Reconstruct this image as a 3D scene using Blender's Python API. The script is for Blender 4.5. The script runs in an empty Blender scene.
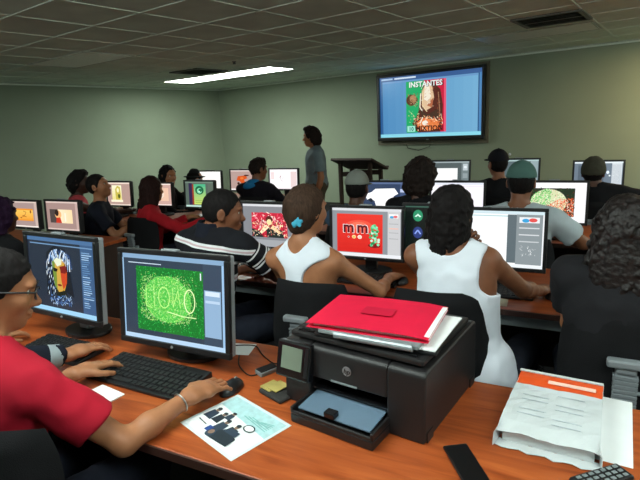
import bpy, math, random
import numpy as np
from mathutils import Vector, Matrix, Euler
random.seed(7)
SC = bpy.context.scene
COL = SC.collection
PI = math.pi
R = math.radians

# ------------------------------------------------------------------ helpers
def lin(c):
    if isinstance(c, str):
        c = tuple(int(c[i:i+2], 16)/255 for i in (0, 2, 4))
    return tuple((x/12.92 if x <= .04045 else ((x+.055)/1.055)**2.4) for x in c[:3])

MATS = {}
def mat(name, col, rough=.6, metal=0, var=.12, vscale=12, bump=0, bscale=60, stretch=None, coat=0, spec=.5, sheen=0):
    if name in MATS: return MATS[name]
    m = bpy.data.materials.new(name); m.use_nodes = True
    nt = m.node_tree; b = nt.nodes['Principled BSDF']; N = nt.nodes; L = nt.links
    c = lin(col)
    tc = N.new('ShaderNodeTexCoord'); mp = N.new('ShaderNodeMapping'); L.new(tc.outputs['Object'], mp.inputs[0])
    if stretch: mp.inputs['Scale'].default_value = stretch
    nz = N.new('ShaderNodeTexNoise'); nz.inputs['Scale'].default_value = vscale; nz.inputs['Detail'].default_value = 4
    L.new(mp.outputs[0], nz.inputs['Vector'])
    rp = N.new('ShaderNodeValToRGB')
    rp.color_ramp.elements[0].position = .3; rp.color_ramp.elements[1].position = .7
    rp.color_ramp.elements[0].color = tuple(x*(1-var) for x in c)+(1,)
    rp.color_ramp.elements[1].color = tuple(min(1, x*(1+var)) for x in c)+(1,)
    L.new(nz.outputs['Fac'], rp.inputs[0]); L.new(rp.outputs[0], b.inputs['Base Color'])
    b.inputs['Roughness'].default_value = rough; b.inputs['Metallic'].default_value = metal
    b.inputs['Specular IOR Level'].default_value = spec
    if coat: b.inputs['Coat Weight'].default_value = coat; b.inputs['Coat Roughness'].default_value = .15
    if sheen: b.inputs['Sheen Weight'].default_value = sheen
    if bump:
        n2 = N.new('ShaderNodeTexNoise'); n2.inputs['Scale'].default_value = bscale; n2.inputs['Detail'].default_value = 3
        L.new(mp.outputs[0], n2.inputs['Vector'])
        bp = N.new('ShaderNodeBump'); bp.inputs['Strength'].default_value = bump; bp.inputs['Distance'].default_value = .004
        L.new(n2.outputs['Fac'], bp.inputs['Height']); L.new(bp.outputs[0], b.inputs['Normal'])
    MATS[name] = m
    return m

def emit_mat(name, strength, col=None, gloss=True):
    if name in MATS: return MATS[name]
    m = bpy.data.materials.new(name); m.use_nodes = True
    nt = m.node_tree; b = nt.nodes['Principled BSDF']
    if col is None:
        a = nt.nodes.new('ShaderNodeAttribute'); a.attribute_name = 'Col'
        nt.links.new(a.outputs['Color'], b.inputs['Emission Color'])
    else: b.inputs['Emission Color'].default_value = lin(col)+(1,)
    b.inputs['Base Color'].default_value = (.01, .01, .01, 1)
    b.inputs['Roughness'].default_value = .25 if gloss else .6
    b.inputs['Emission Strength'].default_value = strength
    MATS[name] = m
    return m

class MB:
    def __init__(s): s.v = []; s.f = []; s.mi = []; s.c = []
    def add(s, vs, fs, mi=0, col=None, M=None):
        o = len(s.v)
        if M is not None: vs = [tuple(M @ Vector(v)) for v in vs]
        s.v += [tuple(v) for v in vs]
        for f in fs:
            s.f.append(tuple(o+i for i in f)); s.mi.append(mi); s.c.append(col)
    def box(s, x0, x1, y0, y1, z0, z1, mi=0, M=None):
        vs = [(x, y, z) for z in (z0, z1) for y in (y0, y1) for x in (x0, x1)]
        s.add(vs, [(0,2,3,1),(4,5,7,6),(0,1,5,4),(2,6,7,3),(0,4,6,2),(1,3,7,5)], mi, None, M)
    def tube(s, pts, r, n=10, mi=0, cap=True, flat=1.0):
        pts = [Vector(p) for p in pts]
        rs = r if isinstance(r, (list, tuple)) else [r]*len(pts)
        up = Vector((0, 0, 1)); o = len(s.v); vs = []
        for i, p in enumerate(pts):
            t = (pts[min(i+1, len(pts)-1)]-pts[max(i-1, 0)]).normalized()
            a = t.cross(up)
            if a.length < .05: a = t.cross(Vector((0, 1, 0)))
            a.normalize(); b = a.cross(t).normalized()
            for k in range(n):
                th = 2*PI*k/n
                vs.append(p+a*math.cos(th)*rs[i]+b*math.sin(th)*rs[i]*flat)
        fs = []
        for i in range(len(pts)-1):
            for k in range(n):
                fs.append((i*n+k, i*n+(k+1) % n, (i+1)*n+(k+1) % n, (i+1)*n+k))
        if cap:
            fs.append(tuple(range(n))[::-1]); fs.append(tuple((len(pts)-1)*n+k for k in range(n)))
        s.add(vs, fs, mi)
    def lathe(s, prof, n=24, c=(0, 0, 0), mi=0):
        vs = []; fs = []
        for r, z in prof:
            for k in range(n):
                vs.append((c[0]+r*math.cos(2*PI*k/n), c[1]+r*math.sin(2*PI*k/n), c[2]+z))
        for i in range(len(prof)-1):
            for k in range(n): fs.append((i*n+k, i*n+(k+1) % n, (i+1)*n+(k+1) % n, (i+1)*n+k))
        fs.append(tuple(range(n))[::-1]); fs.append(tuple((len(prof)-1)*n+k for k in range(n)))
        s.add(vs, fs, mi)
    def prism(s, poly, z0, z1, mi=0, M=None):
        n = len(poly)
        vs = [(x, y, z0) for x, y in poly]+[(x, y, z1) for x, y in poly]
        fs = [tuple(range(n))[::-1], tuple(range(n, 2*n))]+[(i, (i+1) % n, n+(i+1) % n, n+i) for i in range(n)]
        s.add(vs, fs, mi, None, M)
    def mesh(s, name):
        me = bpy.data.meshes.new(name); me.from_pydata(s.v, [], s.f)
        if any(s.mi): me.polygons.foreach_set('material_index', s.mi)
        if any(c is not None for c in s.c):
            ca = me.color_attributes.new('Col', 'FLOAT_COLOR', 'CORNER')
            arr = []
            for p in me.polygons:
                arr += (list(s.c[p.index])+[1])*p.loop_total
            ca.data.foreach_set('color', arr)
        me.update(); return me

def link(name, me, mats, parent=None, loc=None, rot=None, bevel=0, smooth=False, seg=2):
    if isinstance(me, MB): me = me.mesh(name)
    if mats is not None:
        for m in (mats if isinstance(mats, (list, tuple)) else [mats]): me.materials.append(m)
    o = bpy.data.objects.new(name, me); COL.objects.link(o)
    if parent: o.parent = parent
    if loc is not None: o.location = loc
    if rot is not None: o.rotation_euler = rot
    if bevel:
        b = o.modifiers.new('bevel', 'BEVEL'); b.width = bevel; b.segments = seg; b.limit_method = 'ANGLE'
    if smooth:
        me.polygons.foreach_set('use_smooth', [True]*len(me.polygons)); me.update()
    return o
def tag(o, label, cat, group=None):
    o['label'] = label; o['category'] = cat
    if group: o['group'] = group
    return o
def thing(name, label, cat, loc=(0, 0, 0), rz=0, group=None):
    o = bpy.data.objects.new(name, None); COL.objects.link(o)
    o.empty_display_size = .1; o.location = loc; o.rotation_euler = (0, 0, rz)
    return tag(o, label, cat, group)
def struct(name, me, mats, **k):
    o = link(name, me, mats, **k); o['kind'] = 'structure'; return o
def copy_tree(o, parent=None):
    c = o.copy(); COL.objects.link(c)
    if parent: c.parent = parent
    for ch in list(o.children): copy_tree(ch, c)
    return c

# ------------------------------------------------------------------ materials
M_black = mat('black_plastic', '17181a', .38, var=.08)
M_blackm = mat('matt_black_plastic', '131416', .6, var=.1, bump=.1, bscale=300)
M_silver = mat('silver_plastic', '8d9498', .4, metal=.3, var=.06)
M_grey = mat('grey_plastic', '7b8486', .45, var=.08)
M_chairf = mat('black_chair_fabric', '141416', .95, var=.2, bump=.3, bscale=400, spec=.2)
M_desk = None
def wood():
    m = bpy.data.materials.new('cherry_wood'); m.use_nodes = True
    nt = m.node_tree; N = nt.nodes; L = nt.links; b = N['Principled BSDF']
    tc = N.new('ShaderNodeTexCoord'); mp = N.new('ShaderNodeMapping'); mp.inputs['Scale'].default_value = (1.0, 9, 9)
    L.new(tc.outputs['Object'], mp.inputs[0])
    n1 = N.new('ShaderNodeTexNoise'); n1.inputs['Scale'].default_value = 2.5; n1.inputs['Detail'].default_value = 8; n1.inputs['Distortion'].default_value = 1.2
    L.new(mp.outputs[0], n1.inputs['Vector'])
    r = N.new('ShaderNodeValToRGB'); e = r.color_ramp.elements
    e[0].position = .3; e[0].color = lin('8a3d1a')+(1,); e[1].position = .72; e[1].color = lin('bb6130')+(1,)
    e2 = r.color_ramp.elements.new(.5); e2.color = lin('a54f24')+(1,)
    L.new(n1.outputs['Fac'], r.inputs[0])
    n2 = N.new('ShaderNodeTexNoise'); n2.inputs['Scale'].default_value = 14; n2.inputs['Detail'].default_value = 6
    mp2 = N.new('ShaderNodeMapping'); mp2.inputs['Scale'].default_value = (1, 14, 14); L.new(tc.outputs['Object'], mp2.inputs[0]); L.new(mp2.outputs[0], n2.inputs['Vector'])
    mx = N.new('ShaderNodeMix'); mx.data_type = 'RGBA'; mx.blend_type = 'MULTIPLY'; mx.inputs['Factor'].default_value = .35
    L.new(r.outputs[0], mx.inputs['A']); L.new(n2.outputs['Color'], mx.inputs['B'])
    r2 = N.new('ShaderNodeValToRGB'); r2.color_ramp.elements[0].color = (.35, .35, .35, 1); L.new(n2.outputs['Fac'], r2.inputs[0]); L.new(r2.outputs[0], mx.inputs['B'])
    L.new(mx.outputs['Result'], b.inputs['Base Color'])
    b.inputs['Roughness'].default_value = .38; b.inputs['Specular IOR Level'].default_value = .35
    return m
M_desk = wood()
M_deskedge = mat('dark_desk_edge', '3a2018', .5)
M_deskdark = mat('dark_brown_laminate', '35241d', .6, var=.15)
M_paper = mat('white_paper', 'e6e9ea', .8, var=.03)
M_metal = mat('grey_metal', '6b7072', .35, metal=.8, var=.05)
M_steel = mat('brushed_steel', 'b5b9ba', .3, metal=1, var=.05)

# ------------------------------------------------------------------ signed-distance modelling of organic shapes
def vn(a): a = np.asarray(a, float); return a/np.linalg.norm(a)
def cap(a, b, ra, rb=None, side=None, ratio=1., cut=False, k=None, op='+'):
    return dict(t='c', a=np.array(a, float), b=np.array(b, float), ra=ra, rb=ra if rb is None else rb, side=side, ratio=ratio, cut=cut, k=k, op=op)
def ell(c, r, ax=None, k=None, op='+'):
    return dict(t='e', c=np.array(c, float), r=np.array(r, float), ax=np.eye(3) if ax is None else np.array(ax, float), k=k, op=op)
def half(n, p, box=None, op='cut'):   # removes the side the normal points to
    return dict(t='h', n=vn(n), p=np.array(p, float), op='cut', k=None, box=box)

def nets(G, lo, h):
    nx, ny, nz = G.shape
    S = G < 0
    cnt = np.zeros((nx-1, ny-1, nz-1), np.int8)
    for i in (0, 1):
        for j in (0, 1):
            for k in (0, 1):
                cnt += S[i:nx-1+i, j:ny-1+j, k:nz-1+k]
    act = (cnt > 0) & (cnt < 8)
    idx = np.argwhere(act)
    if len(idx) == 0: return np.zeros((0, 3)), np.zeros((0, 4), int)
    ids = -np.ones(act.shape, np.int64); ids[act] = np.arange(len(idx))
    acc = np.zeros((len(idx), 3)); n = np.zeros(len(idx))
    C = [(i, j, k) for i in (0, 1) for j in (0, 1) for k in (0, 1)]
    for a in C:
        for ax in range(3):
            if a[ax] == 0:
                b = list(a); b[ax] = 1
                ga = G[idx[:, 0]+a[0], idx[:, 1]+a[1], idx[:, 2]+a[2]].astype(float)
                gb = G[idx[:, 0]+b[0], idx[:, 1]+b[1], idx[:, 2]+b[2]].astype(float)
                m = (ga < 0) != (gb < 0)
                t = np.where(m, ga/np.where(m, ga-gb, 1), 0)
                for d in range(3):
                    acc[:, d] += np.where(m, a[d]+(t if d == ax else 0), 0)
                n += m
    V = (idx+acc/n[:, None])*h+lo
    F = []
    for ax in range(3):
        u, w = [(1, 2), (2, 0), (0, 1)][ax]
        sl = [slice(None)]*3; s2 = [slice(None)]*3
        sl[ax] = slice(0, -1); s2[ax] = slice(1, None)
        A = S[tuple(sl)]; B = S[tuple(s2)]
        e = np.argwhere(A != B)
        ok = (e[:, u] > 0) & (e[:, w] > 0) & (e[:, u] < G.shape[u]-1) & (e[:, w] < G.shape[w]-1)
        e = e[ok]
        if len(e) == 0: continue
        a_in = A[e[:, 0], e[:, 1], e[:, 2]]
        q = []
        for du, dw in ((-1, -1), (0, -1), (0, 0), (-1, 0)):
            c = e.copy(); c[:, u] += du; c[:, w] += dw
            q.append(ids[c[:, 0], c[:, 1], c[:, 2]])
        q = np.stack(q, 1)
        q[~a_in] = q[~a_in][:, ::-1]
        F.append(q)
    return V, np.concatenate(F)

def field(prims, lo, hi, h, k=.03, noise=None, want=None):
    lo = np.array(lo, float); n = np.ceil((np.array(hi)-lo)/h).astype(int)+1
    G = np.full(tuple(n), .12, np.float32)
    axs = [lo[i]+np.arange(n[i])*h for i in range(3)]
    for P in prims:
        pad = .05+h
        if P['t'] == 'c':
            rr = max(P['ra'], P['rb'])*max(1, P['ratio']); b0 = np.minimum(P['a'], P['b'])-rr-pad; b1 = np.maximum(P['a'], P['b'])+rr+pad
        elif P['t'] == 'e':
            rr = (np.abs(P['ax'])*P['r'][:, None]).sum(0); b0 = P['c']-rr-pad; b1 = P['c']+rr+pad
        else:
            b0, b1 = P['box'] if P['box'] else (lo-1, lo+99)
            b0 = np.array(b0); b1 = np.array(b1)
        i0 = np.maximum(np.floor((b0-lo)/h).astype(int), 0); i1 = np.minimum(np.ceil((b1-lo)/h).astype(int)+1, n)
        if (i1 <= i0).any(): continue
        sl = tuple(slice(a, b) for a, b in zip(i0, i1))
        X = axs[0][sl[0]][:, None, None].astype(np.float32); Y = axs[1][sl[1]][None, :, None].astype(np.float32); Z = axs[2][sl[2]][None, None, :].astype(np.float32)
        if P['t'] == 'c':
            a = P['a']; d = P['b']-a; L2 = max(float(d@d), 1e-9)
            px, py, pz = X-a[0], Y-a[1], Z-a[2]
            t = (px*d[0]+py*d[1]+pz*d[2])/L2
            tc = np.clip(t, 0, 1)
            qx, qy, qz = px-tc*d[0], py-tc*d[1], pz-tc*d[2]
            r = P['ra']+(P['rb']-P['ra'])*tc
            q2 = qx*qx+qy*qy+qz*qz
            if P['side'] is not None:
                s = P['side']; c = qx*s[0]+qy*s[1]+qz*s[2]
                q2 = q2-c*c*(1-1/P['ratio']**2)
            D = np.sqrt(np.maximum(q2, 0))-r
            if P['cut']: D = np.maximum(D, (t-1)*math.sqrt(L2))
        elif P['t'] == 'e':
            px, py, pz = X-P['c'][0], Y-P['c'][1], Z-P['c'][2]
            k0 = 0; k1 = 0
            for i in range(3):
                c = px*P['ax'][i][0]+py*P['ax'][i][1]+pz*P['ax'][i][2]
                k0 = k0+(c/P['r'][i])**2; k1 = k1+(c/P['r'][i]**2)**2
            k0 = np.sqrt(k0); k1 = np.sqrt(k1)+1e-6
            D = k0*(k0-1)/k1
        else:
            D = (X-P['p'][0])*P['n'][0]+(Y-P['p'][1])*P['n'][1]+(Z-P['p'][2])*P['n'][2]
        D = D.astype(np.float32); g = G[sl]; kk = P['k'] if P['k'] is not None else k
        if P['op'] == '+':
            hh = np.maximum(kk-np.abs(g-D), 0)/kk
            G[sl] = np.minimum(g, D)-hh*hh*kk*.25
        elif P['op'] == '-':
            kk = min(kk, .012)
            hh = np.maximum(kk-np.abs(g+D), 0)/kk
            G[sl] = np.maximum(g, -D)+hh*hh*kk*.25
        else:
            G[sl] = np.maximum(g, D)
    if noise:
        amp, fr, ph = noise
        X = axs[0][:, None, None]; Y = axs[1][None, :, None]; Z = axs[2][None, None, :]
        w = np.sin(fr*1.7*Y+ph)+np.sin(fr*1.3*Z+2.1*ph)
        N = np.sin(fr*X+w)+np.sin(fr*1.1*Y+1.3*np.sin(fr*.8*X+ph))+np.sin(fr*.9*Z+w*1.2+np.sin(fr*1.9*X))
        G += (amp/2*N).astype(np.float32)
    return G, lo

def bounds(prims):
    lo = np.full(3, 9e9); hi = -lo
    for P in prims:
        if P['op'] != '+': continue
        if P['t'] == 'c':
            rr = max(P['ra'], P['rb'])*max(1, P['ratio']); lo = np.minimum(lo, np.minimum(P['a'], P['b'])-rr); hi = np.maximum(hi, np.maximum(P['a'], P['b'])+rr)
        else:
            rr = (np.abs(P['ax'])*P['r'][:, None]).sum(0); lo = np.minimum(lo, P['c']-rr); hi = np.maximum(hi, P['c']+rr)
    return lo, hi

def sdf_mesh(name, prims, h, k=.03, noise=None, fine=(), origin=(0, 0, 0), attr=None):
    lo, hi = bounds(prims); m = 2.5*h+(noise[0]*2 if noise else 0)
    G, l = field(prims, lo-m, hi+m, h, k, noise)
    V, F = nets(G, l, h)
    VS = [V]; FS = []
    cen = V[F].mean(1) if len(F) else np.zeros((0, 3))
    keep = np.ones(len(F), bool)
    for (a, b, hf) in fine:
        keep &= ~((cen > np.array(a)+h).all(1) & (cen < np.array(b)-h).all(1))
    FS.append(F[keep]); off = len(V)
    for (a, b, hf) in fine:
        G, l = field(prims, a, b, hf, k, noise)
        v, f = nets(G, l, hf)
        VS.append(v); FS.append(f+off); off += len(v)
    V = np.concatenate(VS); F = np.concatenate(FS)
    used = np.zeros(len(V), bool); used[F.ravel()] = True
    mp = np.cumsum(used)-1; V = V[used]; F = mp[F]
    me = bpy.data.meshes.new(name)
    vals = attr(V) if attr else None
    V = V-np.array(origin)
    me.vertices.add(len(V)); me.vertices.foreach_set('co', V.astype(np.float32).ravel())
    me.loops.add(F.size); me.loops.foreach_set('vertex_index', F.astype(np.int32).ravel())
    me.polygons.add(len(F)); me.polygons.foreach_set('loop_start', np.arange(0, F.size, 4, dtype=np.int32))
    me.polygons.foreach_set('use_smooth', np.ones(len(F), bool))
    me.update(calc_edges=True); me.validate()
    if vals is not None:
        at = me.attributes.new('band', 'FLOAT', 'POINT'); at.data.foreach_set('value', vals.astype(np.float32))
    return me

# ------------------------------------------------------------------ people
def hand_prims(w, d, up, thumb_side, s=1., curl=.5, spread=.06):
    """w wrist, d finger direction, up back-of-hand normal, thumb_side +1/-1 along cross(d,up)"""
    d = vn(d); up = vn(np.array(up, float)-d*np.dot(up, d)); x = np.cross(d, up)*thumb_side
    w = np.array(w, float); P = []
    P.append(cap(w, w+d*.05*s, .024*s, .034*s, side=x, ratio=1.15, k=.02)); P[-1]['ra'] *= .85; P[-1]['rb'] *= .62; P[-1]['ratio'] = 1.65
    P.append(cap(w+d*.045*s+x*.004, w+d*.082*s, .0165*s, .0125*s, side=x, ratio=2.5, k=.014))
    lens = [(.041, .026, .02), (.046, .029, .021), (.042, .027, .02), (.033, .02, .018)]
    for i, L in enumerate(lens):
        y = (.029-.0195*i)*s
        root = w+d*(.083-.004*abs(i-1.2))*s+x*y
        dd = vn(d+x*spread*(1.4-i)); a = 0; p = root-dd*.012; r = (.0088 if i < 3 else .0075)*s
        for j, l in enumerate(L):
            a += curl*(.35, .75, .5)[j]
            q = root if j == 0 else p
            v = dd*math.cos(a)-up*math.sin(a)
            p2 = q+v*l*s
            P.append(cap(p if j == 0 else q, p2, r*(1-.1*j), r*(1-.1*(j+1)), k=.005)); p = p2
    t0 = w+d*.022*s+x*.024*s
    t1 = t0+vn(d*.7+x*.75-up*.25)*.042*s; t2 = t1+vn(d*1.0+x*.35-up*.35*(.5+curl))*.03*s; t3 = t2+vn(d*1.0+x*.05-up*.4*(.5+curl))*.024*s
    P += [cap(t0, t1, .0135*s, .0105*s, k=.012), cap(t1, t2, .0105*s, .0092*s, k=.004), cap(t2, t3, .0092*s, .008*s, k=.004)]
    return P

def ik(s, w, l1, l2, hint):
    s = np.array(s, float); w = np.array(w, float); d = w-s; D = np.linalg.norm(d)
    if D > (l1+l2)*.985: f = D/((l1+l2)*.985); l1 *= f; l2 *= f
    a = (l1*l1-l2*l2+D*D)/(2*D); hh = math.sqrt(max(l1*l1-a*a, 0)); u = d/D
    n = np.array(hint, float); n = n-u*(n@u); n = vn(n)
    return s+u*a+n*hh

def frame(yaw, pitch=0, roll=0):
    F = np.array([math.cos(yaw)*math.cos(pitch), math.sin(yaw)*math.cos(pitch), -math.sin(pitch)])
    S = np.array([math.sin(yaw), -math.cos(yaw), 0.])
    U = np.cross(S, F)
    c, s = math.cos(roll), math.sin(roll)
    return F, c*S-s*U, c*U+s*S      # forward, right, up

def head_prims(C, F, S, U, s=1.):
    A = np.array([S, F, U]); C = np.array(C, float)
    def q(a, b, c): return C+S*a*s+F*b*s+U*c*s
    P = [ell(q(0, -.004, .012), np.array((.076, .095, .094))*s, A, k=.02),
         ell(q(0, .028, -.05), np.array((.058, .062, .066))*s, A, k=.03),
         ell(q(0, .062, -.098), np.array((.026, .024, .020))*s, A, k=.03),
         cap(q(0, .083, .0), q(0, .106, -.036), .008*s, .013*s, k=.016),
         cap(q(-.011, .096, -.04), q(.011, .096, -.04), .008*s, k=.008),
         ell(q(0, .084, .02), np.array((.046, .012, .010))*s, A, k=.018),
         ell(q(.040, .062, -.03), np.array((.02, .02, .02))*s, A, k=.025),
         ell(q(-.040, .062, -.03), np.array((.02, .02, .02))*s, A, k=.025),
         ell(q(.031, .094, .0), np.array((.015, .014, .010))*s, A, k=.01, op='-'),
         ell(q(-.031, .094, .0), np.array((.015, .014, .010))*s, A, k=.01, op='-'),
         ell(q(0, .091, -.066), np.array((.023, .010, .006))*s, A, k=.006),
         ell(q(0, .089, -.078), np.array((.019, .010, .007))*s, A, k=.006)]
    for sd in (1, -1):
        P.append(ell(q(sd*.078, -.008, -.012), np.array((.010, .020, .032))*s, A, k=.006))
        P.append(ell(q(sd*.088, -.004, -.010), np.array((.007, .011, .020))*s, A, k=.004, op='-'))
    return P

def skin(name, c): return mat('skin_'+name, c, .5, var=.1, vscale=25, bump=.08, bscale=150, spec=.35)
SK = dict(light=skin('light', 'c18f73'), tan=skin('tan', '9c6848'), brown=skin('brown', '7a4d35'), dark=skin('dark', '4d3024'), deep=skin('deep', '3b251c'))
def hairmat(n, c, st=(30, 30, 4)): return mat('hair_'+n, c, .75, var=.45, vscale=5, stretch=st, bump=.4, bscale=12, spec=.15)
HM = dict(black=hairmat('black', '120f0f'), brown=hairmat('brown', '3a2a20'), dark=hairmat('dark_brown', '1f1714'), auburn=hairmat('auburn', '24120f'), purple=hairmat('purple', '241129'), curly=mat('hair_curly', '1a1413', .5, var=.6, vscale=60, bump=.9, bscale=90, spec=.35))
EYE = mat('eye_white', 'd8d4cc', .2, var=.02); PUP = mat('iris_dark', '120c08', .2, var=.02)
def cloth(n, c, var=.12, rough=.9): return mat('cloth_'+n, c, rough, var=var, vscale=9, bump=.35, bscale=25, spec=.2)
JEANS = cloth('dark_denim', '1a1e29'); BLK = cloth('black', '0f0f12'); SHOE = mat('shoe_black', '141313', .5)

def person(label, C, hyaw, hip, byaw, hands, sk='brown', w=1., hpitch=5, hroll=0, sh=None, nb=None, hair=('short', 'black'), top=('tee', None),
           res=.011, stand=False, hfine=.005, group=None, arms=(.28, .25), pants=None, extras=(), hcurl=.5, sleeve=.55, hscale=1., legs=True, shz=None):
    C = np.array(C, float); hip = np.array(hip, float)
    F, S, U = frame(R(hyaw), R(hpitch), R(hroll))
    bF, bS, _ = frame(R(byaw))
    if nb is None: nb = C-U*.135-F*.035*hscale-np.array([0, 0, .035])
    nb = np.array(nb, float)
    bU = vn(nb-hip)
    bF2 = vn(bF-bU*(bF@bU)); T = np.array([bS, bF2, bU])
    if sh is None:
        drop = .055
        shR = nb-bU*drop+bS*.175*w; shL = nb-bU*drop-bS*.175*w
    else: shR, shL = np.array(sh[0], float), np.array(sh[1], float)
    L = np.linalg.norm(nb-hip)
    base = (float(hip[0]), float(hip[1]), 0)
    def torso(t=0, arm=1., collar=True):
        mid = (shR+shL)/2
        P = [ell(hip+bU*.02, (.165*w+t, .125*w+t, .13+t), T, k=.05),
             ell(hip+bU*L*.38, (.135*w+t, .105*w+t, .15+t), T, k=.06),
             ell(hip+bU*L*.68+bF2*.005, (.158*w+t, .11*w+t, .17+t), T, k=.06),
             cap(mid*.25+shR*.75-bU*.005, mid*.25+shL*.75-bU*.005, .058*w**.5+t, k=.05),
             cap(shR-bU*.0, nb+bU*.005, .042+t, .05+t, k=.03), cap(shL, nb+bU*.005, .042+t, .05+t, k=.03)]
        return P
    A = []
    for sd, s0 in ((1, shR), (-1, shL)):
        W, d, up = hands[0 if sd == 1 else 1][:3]
        hc = hands[0 if sd == 1 else 1][3] if len(hands[0 if sd == 1 else 1]) > 3 else None
        hint = hc if hc is not None else (bS*sd*.6-np.array([0, 0, 1.])-bF*.2)
        e = ik(s0, W, arms[0], arms[1], hint)
        A.append((s0, e, np.array(W, float), d, up, sd))
    prims = torso()
    prims.append(cap(nb-bU*.03, C-U*.055-F*.012, .053*w**.7, .05*w**.5, k=.025))
    prims += head_prims(C, F, S, U, hscale)
    fine = [(C-.17, C+.15, hfine)]
    for s0, e, W, d, up, sd in A:
        prims += [cap(s0, e, .046*w, .034*w, k=.03), cap(e, e*.65+W*.35, .035*w, .034*w, k=.02), cap(e*.65+W*.35, W, .034*w, .0215, k=.02)]
        hx = hands[0 if sd == 1 else 1]; prims += hand_prims(W, d, up, -sd, hx[5] if len(hx) > 5 else (.98 if w >= 1 else .92), curl=hx[4] if len(hx) > 4 else hcurl)
        hcn = W+vn(d)*.09
        fine.append((hcn-.145, hcn+.145, max(.0035, hfine*.8)))
    Lg = []; Sh = []
    if legs:
        for sd in (1, -1):
            hj = hip+bS*.09*sd*w-np.array([0, 0, .02])
            if stand:
                kn = hj*[1, 1, 0]+bF*.02+np.array([0, 0, .47])+bS*.01*sd; an = kn*[1, 1, 0]-bF*.02+np.array([0, 0, .09])
            else:
                kn = hj*[1, 1, 0]+bF*.43+bS*.05*sd+np.array([0, 0, .50]); an = kn*[1, 1, 0]-bF*.04+np.array([0, 0, .10])
            Lg += [(hj, kn, .082*w, .056), (kn, an, .055, .04)]
            Sh.append((an, bF))
            prims += [cap(hj, kn, .078*w, .052, k=.03), cap(kn, an, .05, .036, k=.02), cap(an-[0, 0, .04], an+bF*.13-[0, 0, .06], .035, .03, k=.02)]
    root = thing('person', label, 'person', base, 0, group)
    def mk(name, pr, m, h=res, k=.03, noise=None, fn=(), attr=None):
        return link(name, sdf_mesh(name, pr, h, k, noise, fn, base, attr), m, root)
    mk('body', prims, SK[sk], fn=fine)
    # eyes
    for sd in (1, -1):
        eb = MB(); c = C+S*sd*.031*hscale+F*.0715*hscale
        for rr, off, mi in ((.0125, 0, 0), (.0065, .0078, 1)):
            vs = []; fs = []
            for i in range(7):
                for j in range(10):
                    th = PI*i/6; ph = 2*PI*j/10
                    vs.append(tuple(c+F*off-np.array(base)+rr*(math.sin(th)*math.cos(ph)*S+math.sin(th)*math.sin(ph)*U+math.cos(th)*F)))
            for i in range(6):
                for j in range(10): fs.append((i*10+j, i*10+(j+1) % 10, (i+1)*10+(j+1) % 10, (i+1)*10+j))
            eb.add(vs, fs, mi)
        link('eye', eb, [EYE, PUP], root, smooth=True)
    # pants and shoes
    if legs:
        P = [ell(hip+bU*.0, (.175*w, .137*w, .13), T, k=.05)]
        for a, b, r1, r2 in Lg: P.append(cap(a, b, r1+.012, r2+.014, k=.03))
        mk('trousers', P, pants or JEANS, k=.03, noise=(.003, 45, 1.))
        P = []
        for an, f in Sh:
            P += [cap(an-[0, 0, .035], an+f*.15-[0, 0, .062], .046, .038, k=.02), cap(an+[0, 0, .0], an-[0, 0, .04], .045, .048, k=.02)]
            P.append(half((0, 0, -1), (0, 0, .003)))
        mk('shoes', P, SHOE)
    # top garment
    kind, m = top[0], top[1]
    t = .013
    if kind:
        P = torso(t)
        if kind == 'tank':
            P = [ell(hip+bU*.02, (.165*w+t, .125*w+t, .13+t), T, k=.05), ell(hip+bU*L*.38, (.135*w+t, .105*w+t, .15+t), T, k=.06),
                 ell(hip+bU*L*.68+bF2*.005, (.158*w+t, .11*w+t, .17+t), T, k=.06), cap((shR+shL)/2+(shR-shL)*.28-bU*.005, (shR+shL)/2-(shR-shL)*.28-bU*.005, .058+t, k=.05),
                 cap((shR+shL)/2+(shR-shL)*.3, nb+bU*.005, .045+t, .05+t, k=.03), cap((shR+shL)/2-(shR-shL)*.3, nb+bU*.005, .045+t, .05+t, k=.03)]
            for s0, e, W, d, up, sd in A:
                P.append(ell((shR+shL)/2+bS*sd*.156-bU*.06-bF2*.03, (.114, .22, .092), T, op='-'))
            P.append(ell(nb+bU*.05, (.062, .13, .095), T, op='-'))
        elif kind == 'sleeveless':
            for s0, e, W, d, up, sd in A:
                P.append(ell(s0-bU*.03+bS*sd*.03, (.058, .16, .105), T, op='-'))
            P.append(ell(nb+bU*.035, (.075, .09, .06), T, op='-'))
            P.append(ell(hip-bU*.02, (.185*w, .15*w, .17), T, k=.05))
        else:
            for s0, e, W, d, up, sd in A:
                if kind == 'long':
                    P += [cap(s0, e, .047*w+t, .037*w+t+.002, k=.03), cap(e, e*.08+W*.92, .038*w+t, .027+t, k=.02, cut=True)]
                else:
                    P.append(cap(s0, s0*(1-sleeve)+e*sleeve, .047*w+t, .050*w+t+.006, k=.03, cut=True))
            P.append(cap(nb+bU*.0, C-U*.03, .066, .075, k=.01, op='-'))
        def attr(V):
            z = ((V-hip)@bU)/L
            val = z.copy()
            for s0, e, W, d, up, sd in A:
                dd = e-s0; l2 = dd@dd; tt = ((V-s0)@dd)/l2; q = V-s0-np.clip(tt, 0, 1)[:, None]*dd
                side = ((V-s0)@bS)*sd
                inn = (np.linalg.norm(q, axis=1) < .085) & (side > .03) & (tt > .12)
                val = np.where(inn, 10+tt, val)
            return val
        nz = (.004, 34, float(C[0]*7)) if kind != 'tank' else (.0015, 34, 1.)
        mk('shirt' if kind != 'tank' else 'tank_top', P, m, h=res*.85, noise=nz, attr=attr if kind == 'stripe' else None)
        if kind == 'hood' : pass
    # hair / hats
    def q(a, b, c): return C+(S*a+F*b+U*c)*hscale
    Ax = np.array([S, F, U]); hk, hm = hair
    hmt = HM[hm] if isinstance(hm, str) else hm
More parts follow.
